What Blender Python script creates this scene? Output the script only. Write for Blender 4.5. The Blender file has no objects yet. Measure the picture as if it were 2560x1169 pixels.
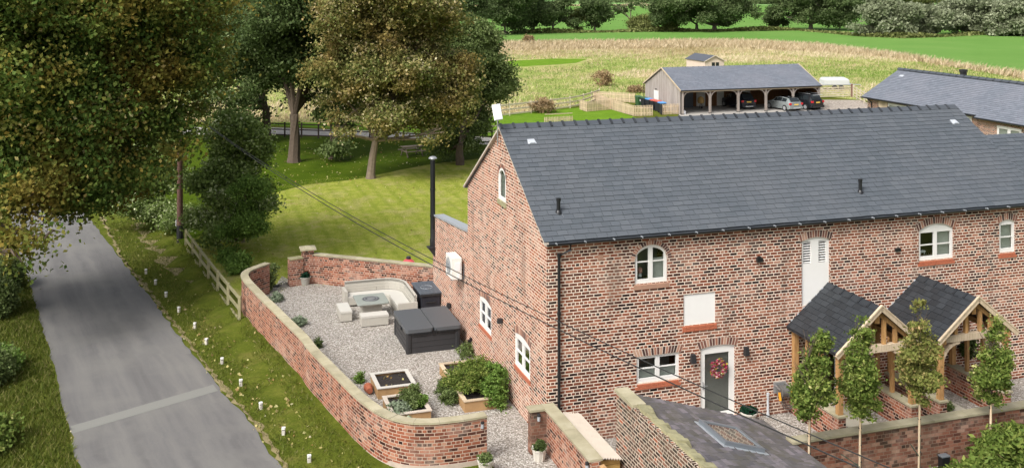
import bpy, math, random
import numpy as np
from mathutils import Vector, Matrix, noise
R = math.radians
sc = bpy.context.scene
AZ = math.atan(.3218)                             # the house stands turned by this angle
col = sc.collection
random.seed(7)

# ---------------------------------------------------------------- camera, sky, sun, exposure
F, U0, V0, CH = 2564.0, 1280.0, -35.0, 12.6      # photo focal length / principal column / horizon row (px), camera height (m)
cam = bpy.data.cameras.new('camera'); camo = bpy.data.objects.new('camera', cam); col.objects.link(camo)
camo.location = (0, 0, CH); camo.rotation_euler = (R(90), 0, 0)
cam.sensor_fit = 'HORIZONTAL'; cam.sensor_width = 36; cam.lens = F/2560*36
cam.shift_x = 0; cam.shift_y = -(584.5-V0)/2560
cam.clip_start = .1; cam.clip_end = 6000
sc.camera = camo
world = bpy.data.worlds.new("World"); sc.world = world; world.use_nodes = True
SUN_EL, SUN_DIR = R(47), Vector((-.54, -.70))     # ground direction towards the sun
wn = world.node_tree; bg = wn.nodes['Background']
sky = wn.nodes.new('ShaderNodeTexSky'); sky.sky_type = 'NISHITA'; sky.sun_disc = False
sky.sun_elevation = SUN_EL; sky.sun_rotation = math.atan2(SUN_DIR.x, SUN_DIR.y)
sky.air_density = 1.0; sky.dust_density = 6.0; sky.ozone_density = 1.0
hs = wn.nodes.new('ShaderNodeHueSaturation'); hs.inputs['Saturation'].default_value = .35
wn.links.new(sky.outputs[0], hs.inputs['Color']); wn.links.new(hs.outputs[0], bg.inputs[0])
bg.inputs[1].default_value = .15
sl = bpy.data.lights.new('sun', 'SUN'); sl.energy = 2.15; sl.angle = R(22); sl.color = (1, .97, .93)
so = bpy.data.objects.new('sun', sl); col.objects.link(so)
sd = Vector((SUN_DIR.x*math.cos(SUN_EL), SUN_DIR.y*math.cos(SUN_EL), 0)); sd = sd.normalized()*math.cos(SUN_EL); sd.z = math.sin(SUN_EL)
so.rotation_euler = sd.to_track_quat('Z', 'Y').to_euler(); so.location = (-30, -20, 60)
sc.view_settings.view_transform = 'Standard'; sc.view_settings.look = 'None'
sc.view_settings.exposure = .42; sc.view_settings.gamma = 1

# ---------------------------------------------------------------- frames
E1 = Vector((math.cos(AZ), math.sin(AZ), 0)); E2 = Vector((-math.sin(AZ), math.cos(AZ), 0))
HC = Vector((.951, 28.02, 0))                     # front left corner of the long brick house
def G(u, v, z=0.0):                               # photo pixel -> point of the place at height z
    Y = F*(CH-z)/(v-V0); return Vector(((u-U0)*Y/F, Y, z))
def zroad(Y):                                     # the lane lies a little lower than the gardens
    return min(0, max(-.33, -.09-(Y-27.4)*.019))
def GR(u, v, dz=0.0):
    z = -.2
    for _ in range(8): z = zroad(G(u, v, z).y)
    return G(u, v, z+dz)
def D(u, v, Y):                                   # pixel at a known depth
    return Vector(((u-U0)*Y/F, Y, CH-(v-V0)*Y/F))
def W(s, t, z=0.0): return HC+E1*s+E2*t+Vector((0, 0, z))

# ---------------------------------------------------------------- materials
MAT = {}
def nt(name):
    m = bpy.data.materials.new(name); m.use_nodes = True; MAT[name] = m
    t = m.node_tree; return m, t, t.nodes['Principled BSDF']
def N(t, typ, **kw):
    n = t.nodes.new(typ)
    for k, v in kw.items(): setattr(n, k, v)
    return n
def ramp(t, fac, stops, mode='LINEAR'):
    r = N(t, 'ShaderNodeValToRGB'); r.color_ramp.interpolation = mode
    el = r.color_ramp.elements
    while len(el) < len(stops): el.new(.5)
    for e, (p, c) in zip(el, stops): e.position = p; e.color = (*c, 1)
    if fac is not None: t.links.new(fac, r.inputs[0])
    return r.outputs[0]
def mix(t, fac, a, b, mode='MIX'):
    m = N(t, 'ShaderNodeMix', data_type='RGBA', blend_type=mode)
    for s, v in ((0, fac), (6, a), (7, b)):
        if isinstance(v, (int, float)): m.inputs[s].default_value = v
        elif isinstance(v, tuple): m.inputs[s].default_value = (*v, 1)
        else: t.links.new(v, m.inputs[s])
    return m.outputs[2]
def noisef(t, scale, detail=3, rough=.55, coord='Object', vec=None, dist=0):
    n = N(t, 'ShaderNodeTexNoise'); n.inputs['Scale'].default_value = scale; n.inputs['Detail'].default_value = detail
    n.inputs['Roughness'].default_value = rough; n.inputs['Distortion'].default_value = dist
    if vec is None:
        tc = N(t, 'ShaderNodeTexCoord'); vec = tc.outputs[coord]
    t.links.new(vec, n.inputs['Vector']); return n.outputs['Fac']
def mapping(t, scale=(1, 1, 1), rot=(0, 0, 0), loc=(0, 0, 0), coord='Object'):
    tc = N(t, 'ShaderNodeTexCoord'); m = N(t, 'ShaderNodeMapping')
    m.inputs['Scale'].default_value = scale; m.inputs['Rotation'].default_value = rot; m.inputs['Location'].default_value = loc
    t.links.new(tc.outputs[coord], m.inputs['Vector']); return m.outputs[0]
def bump(t, bs, h, strength=.5, dist=.02):
    b = N(t, 'ShaderNodeBump'); b.inputs['Strength'].default_value = strength; b.inputs['Distance'].default_value = dist
    t.links.new(h, b.inputs['Height']); t.links.new(b.outputs[0], bs.inputs['Normal'])
def plain(name, c, rough=.6, metal=0, var=.12, vs=6, bmp=0):
    m, t, b = nt(name)
    n = noisef(t, vs, 4, .6)
    k = mix(t, n, tuple(x*(1-var) for x in c), tuple(min(1, x*(1+var)) for x in c))
    t.links.new(k, b.inputs['Base Color']); b.inputs['Roughness'].default_value = rough; b.inputs['Metallic'].default_value = metal
    if bmp: bump(t, b, noisef(t, vs*4, 4), bmp, .01)
    return m
def brickmat(name, pal, mortar=(.56, .47, .38), patch=(.38, .15, .085), pale=(.62, .5, .42), pk=.5, wk=.3, bw=.243, rh=.0885, ms=.0115, dark=0.0, squash=.5):
    m, t, b = nt(name)
    uv = mapping(t, loc=(50, 50, 0), coord='UV')
    # hand-made bricks: warp slightly
    nv = N(t, 'ShaderNodeTexNoise'); nv.inputs['Scale'].default_value = 3.5; t.links.new(uv, nv.inputs['Vector'])
    va = N(t, 'ShaderNodeVectorMath', operation='MULTIPLY_ADD'); va.inputs[1].default_value = (.02, .012, 0)
    t.links.new(nv.outputs['Color'], va.inputs[0]); t.links.new(uv, va.inputs[2])
    br = N(t, 'ShaderNodeTexBrick'); br.offset = .5; br.offset_frequency = 2; br.squash = squash; br.squash_frequency = 4
    t.links.new(va.outputs[0], br.inputs['Vector'])
    for k, v in (('Scale', 1), ('Mortar Size', ms), ('Mortar Smooth', .25), ('Bias', 0), ('Brick Width', bw), ('Row Height', rh)): br.inputs[k].default_value = v
    br.inputs['Color1'].default_value = (0, 0, 0, 1); br.inputs['Color2'].default_value = (1, 1, 1, 1); br.inputs['Mortar'].default_value = (.5, .5, .5, 1)
    c = ramp(t, br.outputs['Color'], pal, 'LINEAR')
    big = noisef(t, .5, 6, .75, vec=uv, dist=1.2)
    c = mix(t, ramp(t, big, [(.5, (0, 0, 0)), (.66, (pk,)*3)]), c, patch)
    fine = noisef(t, 28, 3, .6, vec=uv)
    c = mix(t, .5, c, ramp(t, fine, [(.2, (.55,)*3), (.8, (1.0,)*3)]), 'MULTIPLY')
    wash = noisef(t, .9, 5, .7, vec=mapping(t, loc=(11, 7, 0), coord='UV'))
    c = mix(t, ramp(t, wash, [(.5, (0, 0, 0)), (.7, (wk,)*3)]), c, pale)
    mo = mix(t, noisef(t, 6, 4, .6, vec=uv), tuple(x*.72 for x in mortar), mortar)
    c = mix(t, br.outputs['Fac'], c, mo)
    if dark:
        c = mix(t, ramp(t, noisef(t, .8, 5, .7, vec=mapping(t, loc=(3, 17, 0), coord='UV')), [(.45, (0, 0, 0)), (.6, (dark,)*3)]), c, (.1, .085, .06))
    st = noisef(t, 1, 5, .7, vec=mapping(t, scale=(1.7, .28, 1), loc=(5, 2, 0), coord='UV'))      # rain streaks and soot running down the wall
    c = mix(t, ramp(t, st, [(.52, (0, 0, 0)), (.7, (.42,)*3)]), c, (.085, .05, .035))
    t.links.new(c, b.inputs['Base Color']); b.inputs['Roughness'].default_value = .95; b.inputs['Specular IOR Level'].default_value = .15
    hgt = N(t, 'ShaderNodeMath', operation='SUBTRACT'); hgt.inputs[0].default_value = 1; t.links.new(br.outputs['Fac'], hgt.inputs[1])
    ad = N(t, 'ShaderNodeMath', operation='MULTIPLY_ADD'); ad.inputs[1].default_value = .35; t.links.new(fine, ad.inputs[0]); t.links.new(hgt.outputs[0], ad.inputs[2])
    bump(t, b, ad.outputs[0], .8, .012)
    return m
PAL = [(0, (.014, .008, .009)), (.11, (.035, .014, .013)), (.27, (.09, .028, .018)), (.46, (.17, .048, .025)), (.7, (.24, .07, .036)), (.86, (.33, .11, .06)), (1, (.45, .23, .16))]
brickmat('old_brick', PAL, mortar=(.87, .73, .6), ms=.0135, wk=.2, pk=.6)
brickmat('gable_brick', [(0, (.02, .012, .012)), (.14, (.07, .027, .02)), (.35, (.27, .08, .05)), (.7, (.4, .15, .085)), (1, (.5, .32, .25))], mortar=(.84, .68, .55), pk=.85, patch=(.42, .12, .05), wk=.35, ms=.016)
brickmat('garden_brick', [(0, (.025, .014, .012)), (.2, (.1, .038, .027)), (.45, (.26, .085, .05)), (.75, (.36, .125, .07)), (1, (.46, .24, .16))], mortar=(.55, .41, .32), pk=.5, patch=(.42, .14, .075), ms=.011, wk=.4)
brickmat('front_wall_brick', [(0, (.05, .028, .022)), (.25, (.16, .065, .045)), (.5, (.26, .1, .065)), (.8, (.33, .15, .1)), (1, (.42, .25, .18))], mortar=(.34, .24, .18), pk=.3, ms=.007, wk=.3, dark=.35)
brickmat('shed_brick', [(0, (.015, .011, .01)), (.3, (.045, .03, .025)), (.65, (.11, .062, .045)), (.9, (.22, .11, .075)), (1, (.42, .11, .05))], mortar=(.66, .56, .45), pk=.12, ms=.014, wk=.2, dark=.3)

def slatemat(name, a, b_, c_, rough=.55, moss=0):
    m, t, b = nt(name)
    at = N(t, 'ShaderNodeAttribute', attribute_name='rnd')
    k = ramp(t, at.outputs['Fac'], [(0, a), (.55, b_), (1, c_)])
    n = noisef(t, 7, 5, .65)
    k = mix(t, .35, k, ramp(t, n, [(.25, (.72,)*3), (.75, (1.12,)*3)]), 'MULTIPLY')
    k = mix(t, ramp(t, noisef(t, .5, 3), [(.4, (0, 0, 0)), (.7, (.5,)*3)]), k, tuple(x*(1.05, 1, .97)[i]*1.02 for i, x in enumerate(c_)))
    if moss: k = mix(t, ramp(t, noisef(t, 1.6, 6, .75, dist=.8), [(.42, (0, 0, 0)), (.62, (moss,)*3)]), k, (.085, .078, .06))
    t.links.new(k, b.inputs['Base Color']); b.inputs['Roughness'].default_value = rough
    bump(t, b, noisef(t, 30, 4), .35, .01)
slatemat('slate', (.07, .082, .095), (.078, .09, .105), (.092, .104, .118))
slatemat('slate_pale', (.13, .145, .175), (.15, .168, .2), (.175, .19, .225))
slatemat('slate_dark', (.012, .0145, .018), (.017, .021, .026), (.026, .031, .037), .6)
slatemat('slate_old', (.05, .05, .056), (.1, .095, .105), (.19, .17, .19), .85, .85)

def leafmat(name, stops, patch=None, pk=.5, ps=.25):
    m, t, b = nt(name)
    at = N(t, 'ShaderNodeAttribute', attribute_name='rnd')
    k = ramp(t, at.outputs['Fac'], stops)
    if patch:
        k = mix(t, ramp(t, noisef(t, ps, 4, .7), [(.46, (0, 0, 0)), (.62, (pk,)*3)]), k, patch)
    t.links.new(k, b.inputs['Base Color']); b.inputs['Roughness'].default_value = .6; b.inputs['Specular IOR Level'].default_value = .12
    tr = N(t, 'ShaderNodeBsdfTranslucent'); t.links.new(k, tr.inputs['Color'])
    ms = N(t, 'ShaderNodeMixShader'); ms.inputs[0].default_value = .28
    out = t.nodes['Material Output']
    t.links.new(b.outputs[0], ms.inputs[1]); t.links.new(tr.outputs[0], ms.inputs[2]); t.links.new(ms.outputs[0], out.inputs[0])
leafmat('leaf_sycamore', [(0, (.042, .082, .018)), (.4, (.08, .14, .026)), (.75, (.16, .22, .048)), (.9, (.36, .28, .06)), (1, (.6, .56, .28))], (.3, .17, .035), .5, .3)
leafmat('leaf_dark', [(0, (.04, .065, .02)), (.6, (.08, .12, .035)), (.9, (.15, .19, .075)), (1, (.36, .4, .22))])
leafmat('leaf_maple', [(0, (.085, .12, .03)), (.4, (.16, .19, .055)), (.65, (.28, .26, .09)), (.82, (.42, .36, .17)), (1, (.75, .68, .45))], (.36, .2, .07), .45, .35)
leafmat('leaf_mid', [(0, (.07, .1, .03)), (.6, (.13, .18, .055)), (1, (.3, .36, .16))])
leafmat('leaf_far', [(0, (.06, .09, .035)), (.6, (.115, .16, .06)), (1, (.2, .25, .11))])
leafmat('leaf_far_olive', [(0, (.09, .11, .035)), (.6, (.18, .2, .065)), (1, (.3, .32, .12))])
leafmat('leaf_willow', [(0, (.14, .165, .09)), (.6, (.25, .28, .17)), (1, (.42, .45, .31))])
leafmat('leaf_bright', [(0, (.07, .13, .025)), (.5, (.13, .22, .04)), (1, (.26, .38, .1))])
leafmat('leaf_pear', [(0, (.07, .115, .022)), (.5, (.14, .2, .04)), (.85, (.26, .3, .075)), (1, (.5, .48, .2))])
leafmat('leaf_autumn', [(0, (.14, .17, .035)), (.5, (.2, .22, .06)), (.85, (.3, .26, .09)), (1, (.42, .3, .14))])
leafmat('leaf_yew', [(0, (.006, .03, .018)), (1, (.02, .075, .04))])
leafmat('leaf_grey', [(0, (.16, .22, .13)), (1, (.36, .42, .3))])
leafmat('leaf_rust', [(0, (.2, .13, .06)), (1, (.46, .34, .2))])
leafmat('straw', [(0, (.36, .28, .15)), (.5, (.52, .42, .27)), (1, (.68, .57, .4))])
leafmat('grass_blade', [(0, (.06, .085, .01)), (.5, (.1, .13, .018)), (.85, (.16, .175, .035)), (1, (.27, .24, .1))])
leafmat('lawn_blade', [(0, (.17, .24, .02)), (.5, (.32, .36, .05)), (1, (.52, .49, .17))])
leafmat('leaf_ivy', [(0, (.08, .13, .03)), (.55, (.17, .24, .06)), (.8, (.34, .42, .17)), (1, (.8, .82, .55))])
leafmat('meadow_blade', [(0, (.11, .2, .03)), (.3, (.2, .31, .06)), (.6, (.38, .42, .14)), (1, (.62, .54, .3))])
leafmat('fallen', [(0, (.5, .42, .16)), (.5, (.5, .48, .22)), (.8, (.35, .2, .08)), (1, (.6, .58, .4))])
leafmat('petals', [(0, (.25, .02, .06)), (.3, (.5, .08, .14)), (.5, (.55, .2, .24)), (.7, (.7, .6, .55)), (.75, (.1, .12, .04)), (.9, (.6, .45, .06)), (1, (.2, .03, .06))])

def grassmat(name, a, b_, c_, s=1.2, stripe=0, dirv=0, tan=None, tk=.7, ts=.35, t0=.5):
    m, t, b = nt(name)
    n1 = noisef(t, s, 6, .7); n2 = noisef(t, 14, 4, .7)
    k = ramp(t, n1, [(.3, a), (.5, b_), (.7, c_)])
    k = mix(t, .75, k, ramp(t, n2, [(.25, (.5,)*3), (.75, (1.3,)*3)]), 'MULTIPLY')
    if stripe:
        w = N(t, 'ShaderNodeTexWave', wave_type='BANDS', bands_direction='X'); w.inputs['Scale'].default_value = stripe; w.inputs['Distortion'].default_value = .5; w.inputs['Detail'].default_value = 3; w.inputs['Detail Scale'].default_value = 1.5
        t.links.new(mapping(t, rot=(0, 0, dirv)), w.inputs['Vector'])
        k = mix(t, .55, k, ramp(t, w.outputs['Fac'], [(0, (.7, .78, .55)), (.35, (1.0, 1.0, 1.0)), (1, (1.08, 1.06, 1.06))]), 'MULTIPLY')
    if tan: k = mix(t, ramp(t, noisef(t, ts, 5, .7), [(t0, (0, 0, 0)), (t0+.14, (tk,)*3)]), k, tan)
    t.links.new(k, b.inputs['Base Color']); b.inputs['Roughness'].default_value = .95; b.inputs['Specular IOR Level'].default_value = .05
    n3 = noisef(t, 45, 3, .7)
    bump(t, b, n3, .8, .04)
grassmat('verge_grass', (.065, .088, .01), (.1, .125, .016), (.155, .165, .03), .9, tan=(.2, .17, .055), tk=.5, ts=.5, t0=.54)
grassmat('lawn_grass', (.2, .26, .025), (.28, .32, .05), (.4, .38, .11), 1.6, stripe=.36, dirv=-AZ, tan=(.36, .32, .13), tk=.7, ts=.6, t0=.5)
grassmat('shade_tinted_grass', (.042, .072, .004), (.06, .1, .005), (.09, .125, .01), .5)  # unmown green, darkened further with the tree shade painted into the colour
grassmat('bright_grass', (.1, .2, .012), (.13, .24, .018), (.17, .28, .03), .5)
grassmat('field_grass', (.11, .23, .045), (.13, .26, .055), (.16, .28, .07), .03)
grassmat('far_grass', (.16, .3, .09), (.19, .33, .11), (.22, .36, .13), .02)
grassmat('meadow_grass', (.17, .25, .05), (.28, .33, .09), (.4, .39, .15), .35, tan=(.46, .37, .2), tk=.8, ts=.09, t0=.46)
grassmat('dry_grass', (.42, .33, .17), (.52, .42, .24), (.6, .5, .3), .3)
plain('bare_verge', (.22, .18, .085), .95, var=.5, vs=2.5, bmp=.6)

m, t, b = nt('asphalt')                           # worn lane with wheel tracks (UV: u across, v along)
uvn = mapping(t, coord='UV')
sp = N(t, 'ShaderNodeSeparateXYZ'); t.links.new(uvn, sp.inputs[0])
n1 = noisef(t, 1, 4, .6, vec=mapping(t, scale=(1.5, .09, 1), coord='UV'), dist=.15); n2 = noisef(t, 60, 3, .7); n3 = noisef(t, .5, 4, .6)
k = ramp(t, n1, [(.3, (.11, .106, .105)), (.5, (.142, .138, .134)), (.7, (.18, .173, .162))])
k = mix(t, ramp(t, n3, [(.45, (0, 0, 0)), (.65, (.5,)*3)]), k, (.185, .18, .165))
k = mix(t, .5, k, ramp(t, n2, [(.3, (.62,)*3), (.7, (1.22,)*3)]), 'MULTIPLY')
t.links.new(k, b.inputs['Base Color']); b.inputs['Roughness'].default_value = .8; bump(t, b, n2, .5, .01)
m, t, b = nt('patch_asphalt')
k = mix(t, noisef(t, 40, 3), (.17, .17, .155), (.22, .22, .2)); t.links.new(k, b.inputs['Base Color']); b.inputs['Roughness'].default_value = .9

def gravelmat(name, pal, sc_=17):
    m, t, b = nt(name)
    v = N(t, 'ShaderNodeTexVoronoi'); v.inputs['Scale'].default_value = sc_; v.inputs['Randomness'].default_value = 1
    t.links.new(mapping(t), v.inputs['Vector'])
    sx = N(t, 'ShaderNodeSeparateColor'); t.links.new(v.outputs['Color'], sx.inputs[0])
    k = ramp(t, sx.outputs[0], pal)
    k = mix(t, ramp(t, v.outputs['Distance'], [(.3, (0, 0, 0)), (.75, (.8,)*3)]), k, (.14, .12, .095))
    k = mix(t, .4, k, ramp(t, noisef(t, .8, 4), [(.3, (.8,)*3), (.7, (1.1,)*3)]), 'MULTIPLY')
    t.links.new(k, b.inputs['Base Color']); b.inputs['Roughness'].default_value = .85
    iv = N(t, 'ShaderNodeMath', operation='SUBTRACT'); iv.inputs[0].default_value = 1; t.links.new(v.outputs['Distance'], iv.inputs[1])
    bump(t, b, iv.outputs[0], 1, .03)
gravelmat('gravel', [(0, (.28, .25, .215)), (.3, (.4, .37, .33)), (.6, (.5, .47, .425)), (.85, (.58, .55, .51)), (1, (.72, .69, .65))], 22)
gravelmat('gravel_far', [(0, (.33, .28, .23)), (1, (.6, .53, .46))], 9)
plain('concrete', (.36, .34, .31), .9, var=.25, vs=1.5, bmp=.3)
plain('paving', (.45, .42, .34), .85, var=.18, vs=2, bmp=.2)
m, t, b = nt('coping')
k = ramp(t, noisef(t, 1.7, 5, .65), [(.3, (.28, .255, .165)), (.5, (.36, .325, .215)), (.7, (.43, .39, .28))])
at = N(t, 'ShaderNodeAttribute', attribute_name='rnd'); k = mix(t, .8, k, ramp(t, at.outputs['Fac'], [(0, (.85,)*3), (1, (1.12,)*3)]), 'MULTIPLY')
k = mix(t, ramp(t, noisef(t, 9, 5, .8), [(.56, (0, 0, 0)), (.75, (.5,)*3)]), k, (.2, .19, .13))
t.links.new(k, b.inputs['Base Color']); b.inputs['Roughness'].default_value = .85; bump(t, b, noisef(t, 25, 4), .3, .01)
plain('mossy_stone', (.3, .28, .16), .95, var=.6, vs=5, bmp=.8)
plain('plinth', (.4, .33, .27), .95, var=.3, vs=4, bmp=.5)
plain('white_paint', (.74, .73, .7), .45, var=.03)
plain('cream_board', (.76, .75, .72), .6, var=.03)
plain('black_plastic', (.012, .013, .015), .35)
plain('black_matt', (.02, .02, .022), .6)
plain('tub_cover', (.08, .087, .095), .5, var=.08, vs=2)
plain('tub_side', (.03, .03, .033), .5)
plain('rattan', (.42, .4, .35), .75, var=.12, vs=18, bmp=.4)
plain('rattan_top', (.5, .485, .44), .7, var=.05)
plain('table_glass', (.3, .33, .305), .25, var=.04)
plain('steel', (.4, .41, .42), .35, .6)
plain('lead', (.4, .43, .46), .5, .3)
plain('flashing', (.55, .58, .62), .4, .3)
plain('ac_white', (.74, .73, .69), .45, var=.03)
plain('grey_metal', (.17, .19, .21), .4, .2)
plain('red_sill', (.4, .12, .06), .8, var=.25, vs=9)
plain('stone_sill', (.38, .22, .15), .85, var=.25)
plain('soil', (.018, .014, .012), .95, var=.5, vs=20, bmp=.8)
plain('terracotta', (.33, .1, .05), .8)
plain('stone_pot', (.36, .35, .31), .9, var=.2)
plain('white_pot', (.55, .52, .46), .85, var=.2, vs=9)
plain('pale_timber', (.5, .44, .37), .8, var=.15, vs=5)
plain('soft_timber', (.36, .22, .1), .8, var=.3, vs=5)
plain('bark', (.2, .155, .115), .95, var=.45, vs=5, bmp=1)
plain('bark_dark', (.095, .07, .05), .95, var=.45, vs=5, bmp=1)
plain('bark_far', (.12, .1, .08), .95)
plain('pole_wood', (.17, .09, .07), .85, var=.4, vs=6)
plain('yellow_plastic', (.75, .34, .02), .4)
plain('hose_grey', (.12, .12, .115), .5)
plain('pipe_grey', (.42, .44, .46), .5)
plain('red_metal', (.6, .07, .08), .35)
plain('grey_deck', (.075, .09, .11), .55, var=.15)
plain('bin_black', (.018, .02, .028), .45); plain('bin_green', (.03, .09, .035), .45); plain('lid_blue', (.08, .28, .6), .45); plain('lid_red', (.5, .1, .07), .45)
plain('car_navy', (.01, .013, .022), .22); plain('car_grey', (.27, .3, .3), .25, .3); plain('car_black', (.012, .013, .016), .2)
plain('rubber', (.012, .012, .012), .8); plain('plate_yellow', (.75, .5, .08), .5); plain('tail_red', (.5, .02, .03), .25); plain('silver', (.5, .52, .54), .3, .5)
plain('cork', (.5, .33, .12), .7); plain('white_plastic', (.75, .76, .78), .4); plain('beige_bag', (.4, .33, .28), .8)
plain('lichen_wood', (.27, .25, .14), .9, var=.3, vs=6); plain('far_rail', (.55, .48, .36), .85, var=.2); plain('dark_rail', (.05, .035, .03), .9)
plain('felt', (.07, .08, .1), .9); plain('grey_tarp', (.5, .52, .52), .6, var=.1)
plain('cable', (.02, .02, .02), .5)
plain('green_strap', (.01, .07, .05), .6)
def woodmat(name, a, b_, sc_=(1, 1, 1), freq=3.5, coord='Object'):
    m, t, b = nt(name)
    n = noisef(t, freq, 5, .65, vec=mapping(t, scale=sc_, coord=coord), dist=.4)
    k = ramp(t, n, [(.3, a), (.7, b_)])
    at = N(t, 'ShaderNodeAttribute', attribute_name='rnd'); k = mix(t, .7, k, ramp(t, at.outputs['Fac'], [(0, (.72,)*3), (1, (1.2,)*3)]), 'MULTIPLY')
    t.links.new(k, b.inputs['Base Color']); b.inputs['Roughness'].default_value = .8
    bump(t, b, n, .3, .01)
woodmat('oak', (.32, .165, .055), (.55, .32, .13), (6, 6, .8))
woodmat('pale_oak', (.42, .33, .22), (.62, .5, .36), (6, 6, .8))
woodmat('weathered', (.2, .17, .15), (.42, .37, .33), (5, 5, .35))
woodmat('cladding', (.22, .19, .17), (.48, .43, .4), (6, 6, .25))
woodmat('picket', (.45, .33, .2), (.72, .58, .42), (5, 5, .5))
woodmat('inner_board', (.12, .05, .02), (.28, .13, .05), (6, 6, .5))
woodmat('shed_board', (.5, .4, .34), (.68, .58, .5), (1, 1, 6))
woodmat('bin_timber', (.32, .18, .05), (.5, .32, .1), (1, 1, 4))
m, t, b = nt('glass')
b.inputs['Base Color'].default_value = (.02, .024, .026, 1); b.inputs['Roughness'].default_value = .05
tr = N(t, 'ShaderNodeBsdfTransparent'); tr.inputs[0].default_value = (.75, .8, .78, 1); lw = N(t, 'ShaderNodeLayerWeight'); lw.inputs[0].default_value = .25
gl = N(t, 'ShaderNodeBsdfGlossy'); gl.inputs['Roughness'].default_value = .04
m1 = N(t, 'ShaderNodeMath', operation='MULTIPLY_ADD'); m1.inputs[1].default_value = .6; m1.inputs[2].default_value = .08; t.links.new(lw.outputs['Fresnel'], m1.inputs[0])
ms = N(t, 'ShaderNodeMixShader'); t.links.new(m1.outputs[0], ms.inputs[0]); t.links.new(tr.outputs[0], ms.inputs[1]); t.links.new(gl.outputs[0], ms.inputs[2]); t.links.new(ms.outputs[0], t.nodes['Material Output'].inputs[0])
plain('blind', (.6, .6, .56), .9); plain('curtain_green', (.2, .21, .18), .9); plain('room_dark', (.03, .028, .026), .9); plain('room_wall', (.2, .19, .16), .9); plain('car_glass', (.02, .025, .028), .08)

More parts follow.
